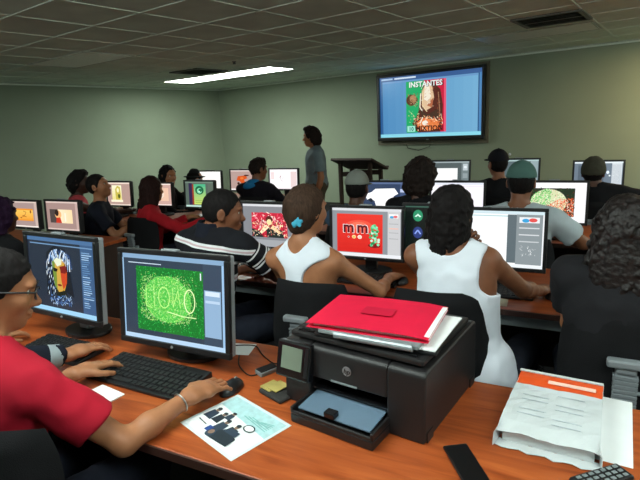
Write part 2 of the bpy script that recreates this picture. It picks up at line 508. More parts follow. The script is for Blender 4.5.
    base_shell = [ell(q(0, -.006, .014), np.array((.084, .102, .102))*hscale, Ax)]
    faceh = half((F-U*.75), q(0, .052, .03))
    napeh = half((-U+F*.15), q(0, 0, -.085))
    if hk == 'short':
        mk('hair', [ell(q(0, -.006, .014), np.array((.081, .100, .100))*hscale, Ax), faceh, half(-U+F*.7, q(0, -.04, -.055))], hmt, h=max(.004, hfine), noise=(.002, 140, 2.), k=.01)
    elif hk == 'spiky':
        P = base_shell+[ell(q(0, .03, .085), np.array((.06, .06, .035))*hscale, Ax, k=.02)]
        mk('hair', P+[faceh, half(-U+F*.55, q(0, -.03, -.07))], hmt, h=max(.004, hfine), noise=(.006, 120, 2.), k=.01)
    elif hk == 'bob':      # hair to the jaw, combed back and pinned
        P = base_shell+[ell(q(0, -.035, -.015), np.array((.084, .072, .092))*hscale, Ax, k=.03), ell(q(.01, -.062, -.07), np.array((.036, .034, .042))*hscale, Ax, k=.03)]
        mk('hair', P+[half(F-U*.45, q(0, .03, .0))], hmt, h=max(.004, hfine), noise=(.0025, 110, 3.), k=.02)
    elif hk == 'wavy':     # shoulder-length waves
        P = base_shell+[ell(q(0, -.035, -.05), np.array((.084, .066, .095))*hscale, Ax, k=.03), ell(q(0, -.055, -.095), np.array((.07, .042, .055))*hscale, Ax, k=.03),
             ell(q(.056, -.005, -.06), np.array((.024, .04, .065))*hscale, Ax, k=.02), ell(q(-.056, -.005, -.06), np.array((.028, .04, .08))*hscale, Ax, k=.02)]
        rng = random.Random(4)
        for i in range(16):
            a = -1.3+2.6*i/15; p = q(math.sin(a)*.074, -math.cos(a)*.078-.014, -.035)
            for j in range(4):
                p2 = p-np.array([0, 0, .036])+S*rng.uniform(-.014, .014)+F*rng.uniform(-.008, .008); P.append(cap(p, p2, .015-.0015*j, .014-.002*j, k=.008)); p = p2
        mk('hair', P+[half(F-U*.3, q(0, .05, .0))], hmt, h=max(.004, hfine*.8), noise=(.0045, 105, 3.), k=.015)
    elif hk == 'longcurly':
        P = base_shell+[ell(q(0, -.03, -.06), np.array((.108, .085, .15))*hscale, Ax, k=.04), ell(q(0, -.05, -.16), np.array((.11, .06, .11))*hscale, Ax, k=.04)]
        rng = random.Random(9)
        for i in range(64):
            a = -1.7+3.4*rng.random(); x = math.sin(a)*.112; y = -math.cos(a)*.085-.015
            p = q(x*.92, y, rng.uniform(-.16, .05)); ph = rng.uniform(0, 6)
            for j in range(9):
                p2 = p-np.array([0, 0, .02])+S*.014*math.sin(ph+j*1.5)+F*.012*math.cos(ph+j*1.5)
                P.append(cap(p, p2, .0105, .010, k=.005)); p = p2
        mk('hair', P+[half(F-U*.2, q(0, .06, .0), (C-[.2, .2, .12], C+[.2, .2, .2]))], hmt, h=.0045, noise=(.003, 150, 3.), k=.02)
    elif hk == 'long':
        P = base_shell+[ell(q(0, -.035, -.06), np.array((.098, .07, .13))*hscale, Ax, k=.04), ell(q(0, -.06, -.17), np.array((.095, .05, .11))*hscale, Ax, k=.03),
                        ell(q(.07, .005, -.09), np.array((.025, .04, .11))*hscale, Ax, k=.03), ell(q(-.07, .005, -.09), np.array((.025, .04, .11))*hscale, Ax, k=.03)]
        mk('hair', P+[half(F-U*.3, q(0, .05, .0))], hmt, h=max(.004, hfine), noise=(.004, 90, 3.), k=.02)
    elif hk == 'collar':   # thick collar-length hair brushed back
        P = base_shell+[ell(q(0, -.045, -.03), np.array((.092, .075, .105))*hscale, Ax, k=.03), ell(q(0, .02, .085), np.array((.07, .07, .04))*hscale, Ax, k=.02)]
        mk('hair', P+[half(F-U*.6, q(0, .05, .02))], hmt, h=max(.004, hfine), noise=(.006, 80, 3.), k=.02)
    elif hk == 'afro':
        P = base_shell+[ell(q(0, -.02, .0), np.array((.105, .11, .12))*hscale, Ax, k=.03), ell(q(0, -.05, -.08), np.array((.10, .07, .08))*hscale, Ax, k=.03)]
        mk('hair', P+[half(F-U*.4, q(0, .045, .0))], hmt, h=max(.005, hfine), noise=(.01, 90, 3.), k=.02)
    if hk in ('cap', 'capback', 'beanie', 'fedora'):
        mk('hair', [ell(q(0, -.008, .005), np.array((.080, .098, .10))*hscale, Ax), half(F-U*.9, q(0, .04, .0)), half(-U+F*.55, q(0, -.03, -.07))], HM['black'], h=max(.005, hfine), noise=(.002, 120, 1.))
        if hk == 'beanie':
            P = [ell(q(0, -.008, .02), np.array((.092, .11, .112))*hscale, Ax), half(-U+F*.12, q(0, 0, -.012))]
            o = mk('beanie', P, hmt, h=.006, noise=(.002, 110, 1.))
        elif hk == 'fedora':
            P = [cap(q(0, -.005, .02), q(0, -.005, .065), .088, .068, side=S, ratio=.9, k=.01), ell(q(0, -.005, .03), np.array((.118, .135, .012))*hscale, Ax, k=.01), ell(q(0, -.005, .138), (.02, .07, .014), Ax, op='-')]
            o = mk('hat', P, hmt, h=.006)
        else:
            sgn = 1 if hk == 'cap' else -1
            P = [ell(q(0, -.006, .022), np.array((.089, .107, .108))*hscale, Ax), half(-U, q(0, 0, .02)),
                 ell(q(0, sgn*.12, .022), np.array((.07, .075, .009))*hscale, Ax, k=.008), ell(q(0, -.006, .0), np.array((.082, .099, .09))*hscale, Ax, op='-')]
            o = mk('cap', P, hmt, h=.006)
            b = MB(); 
            cc = q(0, -.006, .13)-np.array(base)
            b.lathe([(.001, .004), (.008, .003), (.009, -.003), (.001, -.005)], 10, tuple(cc)); link('cap_button', b, hmt, root)
    return dict(root=root, base=base, C=C, F=F, S=S, U=U, q=q, A=A, nb=nb, bU=bU, bF=bF2, bS=bS, hip=hip)
#@@PEOPLE_END

# ------------------------------------------------------------------ room (walls stand 9 degrees off the desk rows)
WR = R(-9)
def wf(X, Y, z=0):
    c, s = math.cos(WR), math.sin(WR)
    return (X*c-Y*s, X*s+Y*c, z)
H = 2.447; XL, XR, YF, YB = -8.46, 3.6, 8.03, -3.2
wallm = mat('painted_wall', '8f9b88', .85, var=.05, vscale=1.2, bump=.15, bscale=120, spec=.2)
floorm = mat('dark_carpet', '2a2b2c', .95, var=.25, vscale=80, bump=.4, bscale=300, spec=.1)
def wallbox(name, x0, x1, y0, y1, z0, z1, m):
    b = MB(); b.box(x0, x1, y0, y1, z0, z1); return struct(name, b, m, rot=(0, 0, WR))
wallbox('floor', XL-.1, XR+.1, YB-.1, YF+.1, -.1, 0, floorm)
wallbox('wall_left', XL-.1, XL, YB, YF, 0, H, wallm)
wallbox('wall_front', XL-.1, XR+.1, YF, YF+.1, 0, H, wallm)
wallbox('wall_right', XR, XR+.1, YB, YF, 0, H, wallm)
wallbox('wall_back', XL-.1, XR+.1, YB-.1, YB, 0, H, wallm)
bb = mat('baseboard_vinyl', '2b2a28', .6)
wallbox('baseboard_front', XL, XR, YF-.012, YF, 0, .1, bb)
wallbox('baseboard_left', XL, XL+.012, YB, YF, 0, .1, bb)
tilem = mat('ceiling_tile', 'e4eee2', .95, var=.08, vscale=3, bump=.5, bscale=180, spec=.1)
barm = mat('ceiling_grid_bar', 'dfe8dc', .6, var=.04)
# lay-in tiles: recessed tile field with each opening kept for the fixtures
G0X, G0Y, GS = -.86, 6.10, .61
fixt = []      # (x0,x1,y0,y1)
lights = [  # x0, y0, lit, label   (4 ft along x, 2 ft along y)
 (-6.30, 3.02, 0, 'unlit ceiling light panel at left, nearest the left wall of the picture'),
 (-7.44, 5.78, 3, 'lit ceiling light panel nearest the far left room corner'),
 (-6.22, 5.78, 3, 'lit ceiling light panel joined end to end, on its television side'),
 (-2.10, 5.90, 0, 'unlit ceiling light panel above right of the wall television, beside the air vent'),
 (-.25, 6.71, 2, 'lit ceiling light by the front wall at the far right'),
 (-2.08, -.0, 1, ''), (.36, -.0, 1, ''), (1.58, 3.05, 1, ''), (1.58, 5.49, 1, ''), (-5.13, -1.22, 1, '')]  # unseen panels; the front-right pair is added to brighten wall and ceiling
holes = []
tb = MB()
for i in range(-14, 9):
    for j in range(-17, 5):
        x0 = G0X+i*GS; y0 = G0Y+j*GS
        xa, xb, ya, yb = max(x0, XL), min(x0+GS, XR), max(y0, YB), min(y0+GS, YF)
        if xb-xa < .01 or yb-ya < .01: continue
        cx, cy = x0+GS/2, y0+GS/2
        z = H+.004; tb.box(xa+.0015, xb-.0015, ya+.0015, yb-.0015, z, z+.015)
tb.box(XL-.1, XR+.1, YB-.1, YF+.1, H+.12, H+.2)
struct('ceiling', tb, tilem, rot=(0, 0, WR))
gb = MB()
for i in range(-14, 9):
    x = G0X+i*GS
    if XL < x < XR:
        gb.box(x-.009, x+.009, YB, YF, H-.002, H+.003)
for j in range(-17, 5):
    y = G0Y+j*GS
    if YB < y < YF:
        x = XL
        gb.box(XL, XR, y-.009, y+.009, H-.0025, H+.0025)
gb2 = MB()
# keep bars off the middle of the two-tile light panels
segs = []
struct('trim_1', gb, barm, rot=(0, 0, WR))
wt = MB(); wt.box(XL, XR, YF-.02, YF, H-.025, H); wt.box(XL, XL+.02, YB, YF, H-.025, H)
struct('trim_2', wt, barm, rot=(0, 0, WR))
offm = mat('light_diffuser_unlit', 'f0f4ee', .4, var=.04, bump=.3, bscale=200)
litm = emit_mat('light_diffuser_unseen', 20.0, 'e9f5f0', False)
farm = emit_mat('light_diffuser_far', 26.0, 'eef6ea', False)
warmm = emit_mat('light_diffuser_warm', 26.0, 'ffdfae', False)
framem = mat('light_frame', 'b9bdb4', .5)
for x0, y0, lit, lab in lights:
    p = wf(x0+.61, y0+.305, H)
    t = thing('ceiling_light', lab or 'unseen lit ceiling light panel, deepened to brighten the ceiling', 'ceiling light', p, WR, 'ceiling light panels')
    if not lab: t['label'] = 'unseen lit ceiling panel beyond the picture edge, deepened to brighten the ceiling'
    b = MB()
    for a in ((-.61, .61, -.305, -.285), (-.61, .61, .285, .305), (-.61, -.59, -.285, .285), (.59, .61, -.285, .285)): b.box(*a, -.007, .0035)
    link('frame', b, framem, t)
    b = MB(); b.box(-.59, .59, -.285, .285, -.005 if lab else -.15, .003)  # unseen panels get a deeper diffuser whose sides brighten the ceiling
    link('diffuser', b, {0: offm, 1: litm, 2: warmm, 3: farm}[lit], t)
ventm = mat('vent_metal', '5a5e58', .5); ventd = mat('vent_dark', '0e0f0e', .8)
for (cx, cy, lab) in ((-1.15, 5.42, 'square louvred air vent in the ceiling above right of the television'), (-5.95, 5.30, 'dark square air vent beside the lit ceiling light at left')):
    t = thing('ceiling_vent', lab, 'air vent', wf(cx, cy, H), WR, 'ceiling air vents')
    b = MB(); b.box(-.29, .29, -.29, .29, .001, .0035); link('backing', b, ventd, t)
    b = MB()
    for a in ((-.3, .3, -.3, -.26), (-.3, .3, .26, .3), (-.3, -.26, -.26, .26), (.26, .3, -.26, .26)): b.box(*a, -.012, .0036)
    link('frame', b, ventm, t)
    b = MB()
    for k in range(7):
        y = -.22+k*.073; b.add([(-.26, y, -.011), (.26, y, -.011), (.26, y+.03, -.002), (-.26, y+.03, -.002), (-.26, y, -.009), (.26, y, -.009), (.26, y+.03, .0), (-.26, y+.03, .0)],
              [(0, 1, 2, 3), (7, 6, 5, 4), (0, 4, 5, 1), (1, 5, 6, 2), (2, 6, 7, 3), (3, 7, 4, 0)])
    link('louvre', b, ventm, t)
b = MB(); b.lathe([(.001, -.03), (.02, -.03), (.022, -.02), (.01, -.012), (.03, -.002), (.03, .003)], 14)
tag(link('sprinkler_head', b, M_metal, loc=wf(-4.9, 4.98, H)), 'small ceiling sprinkler between the air vent and the lit panel', 'sprinkler')

# ------------------------------------------------------------------ desks
def desk(label, u0, u1, v0, v1, z=.74, group='rows of computer desks', apron=None):
    t = thing('computer_desk', label, 'desk', (u0, v0, 0), 0, group); w = u1-u0; d = v1-v0
    b = MB(); b.box(0, w, 0, d, z-.028, z); link('desktop', b, M_desk, t, bevel=.004)
    b = MB(); b.box(.001, w-.001, -.006, .0005, z-.027, z-.001); link('edge_strip', b, M_deskedge, t)
    for x in (0.02, w-.05):
        b = MB(); b.box(x, x+.03, .03, d-.03, 0, z-.028); link('side_panel', b, M_deskdark, t)
    b = MB(); b.box(.05, w-.05, d-.12, d-.1, .2, z-.028); link('modesty_panel', b, M_deskdark, t)
    if apron:
        b = MB(); b.box(.05, w-.05, .06, .08, z-.1, z-.028); link('cable_tray', b, M_grey, t)
    return t
desk('cherry wood desk in the foreground under the printer', -2.75, 1.0, .89, 1.58)
desk('cherry wood desk of the row right behind the printer', -2.05, 1.3, 2.28, 3.0, apron=1)
desk('dark-ended desk at left holding two screens with orange and skin-tone pictures', -5.2, -3.42, 2.28, 3.0)
desk('desk at left in the third row under the green artwork screen', -5.3, -2.75, 3.62, 4.3)
desk('desk in front of the teal cap student', -1.95, 1.3, 3.62, 4.3)
desk('back row desk at left in front of the dark hoodie student', -5.3, -2.86, 4.93, 5.6)
desk('back row desk at right by the front wall', -1.9, 1.6, 4.93, 5.6)

# ------------------------------------------------------------------ screens
def text_polys(txt, x, y, size, font_bold=False):
    cu = bpy.data.curves.new('lettering', 'FONT'); cu.body = txt; cu.size = size; cu.resolution_u = 2; cu.align_x = 'CENTER'
    if font_bold: cu.offset = size*.03
    o = bpy.data.objects.new('lettering', cu); COL.objects.link(o)
    dg = bpy.context.evaluated_depsgraph_get(); me = o.evaluated_get(dg).to_mesh()
    V = [(v.co.x+x, v.co.y+y) for v in me.vertices]; F = [tuple(p.vertices) for p in me.polygons]
    o.evaluated_get(dg).to_mesh_clear(); bpy.data.objects.remove(o); bpy.data.curves.remove(cu)
    return V, F
def screen_mb(w, h, shapes, serif=False):
    """shapes in 0..1 screen coordinates; the screen lies in the local x-z plane, facing -y"""
    b = MB(); layer = 0
    def emit(pts, fs, col, dy):
        b.add([((x-.5)*w, -dy, (y-.5)*h) for x, y in pts], fs, 0, lin(col))
    for s in shapes:
        k = s[0]
        if k == 'r': _, x0, y0, x1, y1, c = s; layer += 1; emit([(x0, y0), (x1, y0), (x1, y1), (x0, y1)], [(0, 1, 2, 3)], c, layer*.00005)
        elif k == 'g':   # graded quad: colours at the 4 corners, split in strips
            _, x0, y0, x1, y1, ca, cb, n, hor = s; layer += 1
            A = np.array(lin(ca)); B = np.array(lin(cb))
            for i in range(n):
                a, e = i/n, (i+1)/n; col = A+(B-A)*((i+.5)/n)
                q = [(x0+(x1-x0)*a, y0), (x0+(x1-x0)*e, y0), (x0+(x1-x0)*e, y1), (x0+(x1-x0)*a, y1)] if hor else [(x0, y0+(y1-y0)*a), (x1, y0+(y1-y0)*a), (x1, y0+(y1-y0)*e), (x0, y0+(y1-y0)*e)]
                b.add([((x-.5)*w, -layer*.00005, (y-.5)*h) for x, y in q], [(0, 1, 2, 3)], 0, tuple(col))
        elif k == 'e':
            _, cx, cy, rx, ry, c = s[:6]; rot = s[6] if len(s) > 6 else 0; layer += 1
            P = []
            for i in range(20):
                a = 2*PI*i/20; ex, ey = rx*math.cos(a), ry*math.sin(a)
                P.append((cx+ex*math.cos(rot)-ey*math.sin(rot), cy+ex*math.sin(rot)+ey*math.cos(rot)))
            emit(P, [tuple(range(20))], c, layer*.00005)
        elif k == 'p': layer += 1; emit(s[1], [tuple(range(len(s[1])))], s[2], layer*.00005)
        elif k == 't':
            _, txt, x, y, size, c = s; layer += 1
            V, F = text_polys(txt, 0, 0, size, True)
            emit([(x+vx*h/w, y+vy) for vx, vy in V], F, c, layer*.00005)
        elif k == 'l':   # stroke
            _, pts, t, c = s; layer += 1; V = []; F = []
            for i in range(len(pts)-1):
                a = Vector(pts[i]); d = Vector(pts[i+1]); n = (d-a); 
                if n.length < 1e-6: continue
                n = Vector((-n.y, n.x)).normalized()*t/2; n = Vector((n.x*h/w, n.y)); o = len(V)
                V += [tuple(a-n), tuple(d-n), tuple(d+n), tuple(a+n)]; F.append((o, o+1, o+2, o+3))
            emit(V, F, c, layer*.00005)
        elif k == 'd':   # dabs: many little marks on a few shared depths
            _, L = s; base = layer+1; layer += 5
            for i, (x, y, rx, ry, rot, c) in enumerate(L):
                ca, sa = math.cos(rot), math.sin(rot)
                q = [(x+(ex*ca*rx-ey*sa*ry)*h/w, y+ex*sa*rx+ey*ca*ry) for ex, ey in ((-1, -.25), (0, -.6), (1, .1), (0, .6))]
                emit(q, [(0, 1, 2, 3)], c, (base+i % 5)*.00005)
    return b
def window(bg, bar='c9cdd2', panel=None, px=.83):
    s = [('r', 0, 0, 1, 1, bg), ('r', 0, .945, 1, 1, bar), ('r', 0, 0, 1, .045, bar)]
    if panel: s += [('r', px, .045, .985, .945, panel)]
    return s
rng = random.Random(3)
def dabs(n, x0, y0, x1, y1, cols, rx, ry=None, f=None):
    L = []
    for _ in range(n):
        x, y = rng.uniform(x0, x1), rng.uniform(y0, y1)
        if f and not f(x, y): continue
        r = rx*rng.uniform(.5, 1.3); L.append((x, y, r, (ry or rx)*rng.uniform(.5, 1.2), rng.uniform(0, PI), rng.choice(cols)))
    return ('d', L)
S = {}
# lettering made of grass on a green field
s = window('2c3b4d', '86a9c9', '35465a', .80)
s += [('r', .06, .89, .4, .90, 'c8dcee'), ('r', .14, .11, .80, .86, '0f7626'), dabs(1900, .14, .11, .80, .86, ['149a30', '28c048', '0c6e20', '46e066', '18a03a', '0f8026'], .013, .005)]
s += [('e', .45, .50, .235, .27, '4fc248'), dabs(2600, .18, .20, .74, .80, ['9ef67a', 'c6fb9c', '7aea66', 'e2fdbe', '5ade60', 'b4f070', 'd4ea84'], .011, .005, lambda x, y: ((x-.43)/.27)**4+((y-.50)/.27)**4 < 1 or rng.random() < .12)]
cr = 'c2f58c'
def ring(cx, cy, rx, ry, a0=0, a1=2*PI, n=18): return [(cx+rx*math.cos(a0+(a1-a0)*i/n), cy+ry*math.sin(a0+(a1-a0)*i/n)) for i in range(n+1)]
s += [('l', [(.24, .66), (.24, .40), (.30, .38)], .009, cr), ('l', [(.32, .66), (.32, .40)], .009, cr), ('l', ring(.42, .52, .055, .12), .012, cr), ('l', [(.51, .64), (.51, .42), (.56, .62), (.58, .42)], .009, cr), ('l', ring(.67, .51, .05, .13), .014, 'e4fbb8'), ('l', [(.45, .36), (.60, .33), (.73, .33)], .011, 'dcf9ae'), ('r', .775, .76, .785, .84, 'e8f0f8')]
s += [('r', .81, .14, .96, .66, '8fb0d0'), ('r', .82, .60, .95, .65, 'd6e6f4'), ('r', .82, .52, .95, .55, 'b9d2ea'), ('r', 0, 0, 1, .05, 'b5d3ef'), ('r', 0, .05, .012, .945, '9cc3e6'), ('r', .972, .05, 1, .945, '9cc3e6')]
S['grass'] = s
# stylised portrait with feathered hair
s = window('222c3c', '4a6f9a', '3a5a82', .80)
s += [('r', .04, .90, .97, .915, '6d93bb'), ('r', 0, .0, 1, .06, '9cd0f0')]
for i in range(26):
    y = .14+.028*i; s.append(('r', .82, y, .82+rng.uniform(.06, .15), y+.012, rng.choice(['7fa8cf', '5f88b3', 'a6c8e6'])))
s += [('p', [(.27, .22), (.30, .80), (.42, .90), (.58, .86), (.64, .6), (.68, .24), (.56, .30)], '0d1320'),
      ('p', [(.38, .70), (.40, .36), (.46, .27), (.54, .30), (.58, .42), (.60, .62), (.56, .74), (.46, .78)], 'c99a35'),
      ('p', [(.38, .70), (.40, .36), (.45, .30), (.45, .55), (.43, .62), (.44, .76)], '5e7d2c'),
      ('p', [(.51, .56), (.60, .62), (.585, .42), (.54, .34), (.52, .44)], 'c23a1c'), ('p', [(.50, .62), (.61, .66), (.60, .56), (.52, .56)], '6e130f'),
      ('p', [(.40, .74), (.46, .79), (.56, .75), (.55, .68), (.48, .64), (.41, .66)], 'dfe5c8'),
      ('p', [(.39, .60), (.47, .60), (.46, .56), (.40, .55)], '101207'), ('e', .485, .385, .035, .014, '7a1f14'), ('l', [(.48, .58), (.50, .47), (.47, .45)], .012, '3d2a0e'),
      ('p', [(.42, .34), (.56, .31), (.60, .22), (.42, .20)], '141a10')]
for i in range(60):
    a = rng.uniform(.15, 2.9); x = .49+.17*math.cos(a); y = .66+.20*math.sin(a); dx = rng.uniform(-.05, .05)
    s.append(('l', [(x, y), (x+dx, y-rng.uniform(.03, .12)), (x+dx*1.5, y-rng.uniform(.1, .2))], rng.uniform(.008, .02), rng.choice(['b9d6f2', '5d87bd', 'e9f3fb', '23406e', '0b1226', '8fb3dd'])))
s += [('d', [(rng.uniform(.30, .42), rng.uniform(.25, .62), .03, .012, 1.3, rng.choice(['a9c9ea', '35588c', 'e3f0fa', '0b1226'])) for _ in range(50)]), dabs(90, .33, .12, .66, .24, ['6fa0de', '3b66a8', 'b4d0f0', '20407a'], .028, .012),
      ('p', [(.39, .68), (.41, .40), (.47, .29), (.53, .31), (.575, .42), (.59, .62), (.55, .72), (.46, .74)], 'cfa243'), ('p', [(.39, .68), (.41, .40), (.45, .31), (.455, .55), (.43, .62), (.44, .73)], '748f35'), ('p', [(.51, .57), (.59, .62), (.575, .42), (.54, .33), (.52, .44)], 'c8431f'), ('p', [(.50, .63), (.60, .66), (.59, .55), (.52, .55)], '7c1510'), ('p', [(.40, .61), (.475, .60), (.46, .56), (.41, .56)], '101207'), ('e', .49, .385, .032, .014, '7a1f14'), ('p', [(.42, .70), (.46, .745), (.545, .73), (.53, .66), (.47, .63)], 'e6ebcf')]
S['portrait'] = s
# red sweets advert
s = window('8b9096', 'd7dade', 'c8c9cb', .81)
s += [('r', 0, 0, 1, .07, 'e7eaee'), ('g', .07, .08, .74, .88, 'd4241f', 'e8372a', 8, False), ('e', .40, .62, .2, .14, 'ee5440'), ('e', .40, .64, .12, .08, 'f07358')]
s += [('t', 'm', .245, .49, .36, 'f9f2f2'), ('t', 'm', .45, .49, .36, 'f9f2f2'), ('t', 'm', .245, .497, .325, '5f0f1e'), ('t', 'm', .45, .497, .325, '5f0f1e')]
s += [('e', .245, .40, .014, .018, 'f4e9e2'), ('e', .245, .40, .01, .012, '7a1420'), ('e', .325, .405, .03, .038, 'f6d9a0'), ('e', .325, .40, .02, .024, 'eebb5a'), ('e', .41, .405, .032, .04, 'fbeee0'), ('e', .41, .40, .022, .026, 'f4c8b4')]
s += [('e', .62, .24, .09, .045, '7f0f12')]
for i in range(46):
    a = rng.random(); y = .24+.42*a; x = .62+rng.uniform(-1, 1)*(.085*(1-a)**.6+.015)*(1 if a > .12 else .6); s.append(('e', x, y, .019, .026, rng.choice(['46c07e', '7fe0ac', '1d8a50', 'c9f5dc', '2fa767', '9be8bf'])))
s += [('r', .83, .82, .96, .90, 'f4f5f6'), ('e', .87, .84, .03, .025, '4aa7d8'), ('e', .92, .85, .03, .025, 'e06a70'), ('r', .83, .60, .96, .62, 'f0b9a8'), ('r', .83, .70, .96, .71, '9a9b9d'), ('r', .83, .52, .96, .53, '9a9b9d'), ('r', .83, .40, .96, .41, '9a9b9d')]
S['sweets'] = s
# blank document with tool panels
s = window('f6f8f9', 'cfe3ea', None)
s += [('r', .0, .90, .78, .92, 'b4d6d8'), ('r', .60, .08, .70, .94, '5d6a70'), ('r', .70, .06, .985, .945, '8a9498'), ('r', .73, .80, .95, .90, 'e6ebee'), ('e', .80, .84, .04, .035, '3aa0d8'), ('e', .88, .85, .045, .035, 'e2504e'), ('r', .73, .70, .95, .72, 'd4d9dc'), ('r', .73, .58, .95, .60, 'd4d9dc'), ('r', .73, .46, .95, .48, 'c4cacd'), dabs(26, .74, .22, .92, .40, ['e8ecee', 'c7cdd0'], .02, .01), ('r', 0, 0, 1, .05, 'e9f0f4')]
S['document'] = s
# concert picture in red, pink and gold
s = window('84868c', 'd6d8dc', '9b9da2', .87)
s += [('r', 0, 0, 1, .16, 'a3a7ac'), ('r', .16, .22, .80, .80, 'c8203c'), dabs(150, .16, .40, .80, .80, ['e83a56', 'ff8fa0', 'ffe3d8', 'b01430', 'f8b8b0', 'd62a48'], .05, .03), dabs(90, .18, .26, .78, .60, ['ffe9b0', 'ffd0a0', 'c22a40', 'fff3dc', '8a1222'], .035, .03), ('p', [(.16, .22), (.16, .42), (.30, .36), (.38, .22)], '1c2224'), ('p', [(.44, .22), (.42, .44), (.55, .50), (.72, .38), (.74, .22)], '1f2a28'), ('e', .48, .64, .06, .09, '5a1a16'), ('e', .48, .58, .045, .07, 'f8e2a8'), ('p', [(.42, .52), (.30, .34), (.34, .30), (.48, .46)], 'ffe9c0'), ('p', [(.55, .52), (.70, .34), (.66, .31), (.50, .44)], 'ffd8a8'), dabs(130, .17, .24, .79, .62, ['c22a40', 'ffe0b0', '8a1222', 'f4b890', '3a1a1c', 'e85a5c', 'fff0d8'], .03, .016), ('e', .48, .64, .055, .08, '5a1a16'), ('e', .48, .59, .042, .062, 'f8e2a8'), ('r', .96, .2, 1, .94, 'd8dade')]
S['concert'] = s
# dark desktop with four round icons
def icon(x, y, c, g): return [('e', x, y, .085, .12, c)]+g
s = [('r', 0, 0, 1, 1, '0c1512'), ('r', 0, .97, 1, 1, '3c5f52')]
s += icon(.22, .80, '2c8f66', [('p', [(.16, .78), (.22, .84), (.28, .78), (.25, .77), (.22, .80), (.19, .77)], 'd5f5e6')]) + icon(.47, .80, '2f6fb5', [('l', [(.47, .87), (.47, .76)], .03, 'dcecff'), ('l', ring(.47, .76, .03, .04), .015, 'dcecff')])
s += icon(.22, .45, '2b3c7c', [('l', [(.17, .42), (.22, .50), (.27, .42)], .03, '8fa6ea')]) + icon(.47, .45, 'a8303c', [('r', .42, .40, .52, .50, 'f2d5d5'), ('e', .47, .45, .02, .03, 'a8303c')])
S['icons'] = s
# mosaic circle of green and orange
s = window('f8f8fa', 'f4f4f6', None)
def incirc(x, y): return ((x-.40)/.30)**2+((y-.50)/.42)**2 < 1
s += [('r', .04, .14, .83, .86, '22301f'), dabs(220, .04, .14, .83, .86, ['1d3a1c', '35492a', '5a2a18', '101a10'], .03, .02), ('e', .42, .50, .29, .34, 'd6dcb0'), dabs(420, .13, .18, .71, .84, ['f6f3e6', 'f4f0da', 'e8b49a', '49a64c', 'd3e6b0'], .022, .016, lambda x, y: ((x-.42)/.28)**2+((y-.50)/.33)**2 < 1),
      dabs(420, .10, .32, .46, .84, ['4cc85a', '86e07c', '2f9f3a', 'd9f3c8'], .026, .017, lambda x, y: ((x-.42)/.29)**2+((y-.50)/.34)**2 < 1), dabs(620, .35, .15, .82, .60, ['e04a20', 'f2703a', 'c22f12', 'f9a27a', 'fff0dc'], .024, .016, lambda x, y: y < .60-(.62-x)*.8)]
S['mosaic'] = s
S['plain_white'] = window('f7f4fb', 'dfe3ee', None)+[('r', .02, .90, .98, .91, 'd8d0ea'), ('r', .55, .78, .72, .785, 'c3c0d2')]
s = window('31415f', '5a6c92', '44567c', .84)
s += [('p', [(.05, .62), (.22, .70), (.30, .80), (.72, .82), (.80, .66), (.70, .58), (.70, .30), (.62, .18), (.34, .16), (.28, .44), (.12, .46)], 'ffffff'), ('r', .84, .70, .97, .80, 'b7c3e2'), ('e', .60, .36, .02, .03, '22304a'), ('p', [(.12, .46), (.20, .52), (.26, .44), (.22, .38)], '1b2230')]
S['cutout'] = s
s = window('4f5a5c', '9aa8ab', '707d80', .80)
s += [('r', .06, .10, .70, .72, 'f4f6f6'), ('r', .84, .62, .96, .90, 'b9c4c8'), ('e', .90, .76, .04, .05, 'dfe8ec'), ('r', .84, .30, .96, .50, '8e9a9e'), ('p', [(.45, .10), (.50, .18), (.60, .16), (.64, .10)], '2c3236')]
S['photo_editor'] = s
s = window('5a6a6e', 'a9c2c2', '8fa2a6', .8)+[('e', .5, .5, .1, .14, '3fae7a')]
S['teal'] = s
s = window('6c7a88', 'dfe8ee', 'd5dde2', .78)
s += [('r', .08, .10, .62, .88, '56636f'), ('e', .70, .62, .03, .06, 'e8f4ff'), ('e', .74, .50, .02, .03, 'f4fbff'), ('r', .78, .10, .97, .90, 'c6ced4'), dabs(20, .80, .3, .95, .86, ['f4f6f8', '9aa4ac'], .02, .01)]
S['grey_editor'] = s
s = window('b59a93', 'dccfca', None)
s += [('p', [(.28, .70), (.60, .74), (.66, .60), (.52, .52), (.58, .38), (.44, .30), (.34, .46), (.22, .48)], 'd2551f'), ('e', .44, .60, .07, .06, 'e87a38'), ('e', .30, .34, .05, .06, '3a1a12'), ('e', .62, .74, .1, .04, '4d2a20'), ('r', 0, 0, 1, .07, 'f4efec'), ('e', .4, .3, .04, .03, 'f8e8e0')]
S['orange_creature'] = s
s = window('faf6f7', 'efe8ea', None)
s += [('r', .76, .08, .97, .88, 'e9d3d3'), ('r', .04, .5, .16, .86, 'ecdcdc'), ('l', [(.42, .70), (.36, .60), (.40, .50), (.46, .38)], .015, '8a8890'), ('l', [(.5, .62), (.46, .52)], .012, 'a09ca4'), ('e', .40, .62, .012, .03, '9a4a4a')]
S['sketch'] = s
S['blank'] = [('r', 0, 0, 1, 1, 'fbfbf7')]
s = window('56655c', '6f8276', '5e6c60', .80)
s += [('r', .12, .08, .24, .94, '31264a'), ('r', .24, .08, .30, .90, '9a3c28'), ('g', .30, .10, .72, .90, 'c6d868', '3fb48a', 8, False), ('e', .50, .66, .15, .17, '17603f'), ('e', .50, .64, .09, .11, '7fd8a8'), ('e', .53, .66, .06, .06, '1c6a45'), ('e', .49, .61, .03, .03, 'c8f0d8'), ('r', .34, .24, .66, .27, '93b35a'), ('r', .34, .17, .6, .19, '7e9c50'), ('r', 0, 0, .85, .07, 'b6d6cc')]
S['green_poster'] = s
s = window('c2a196', 'e9dccd', None)
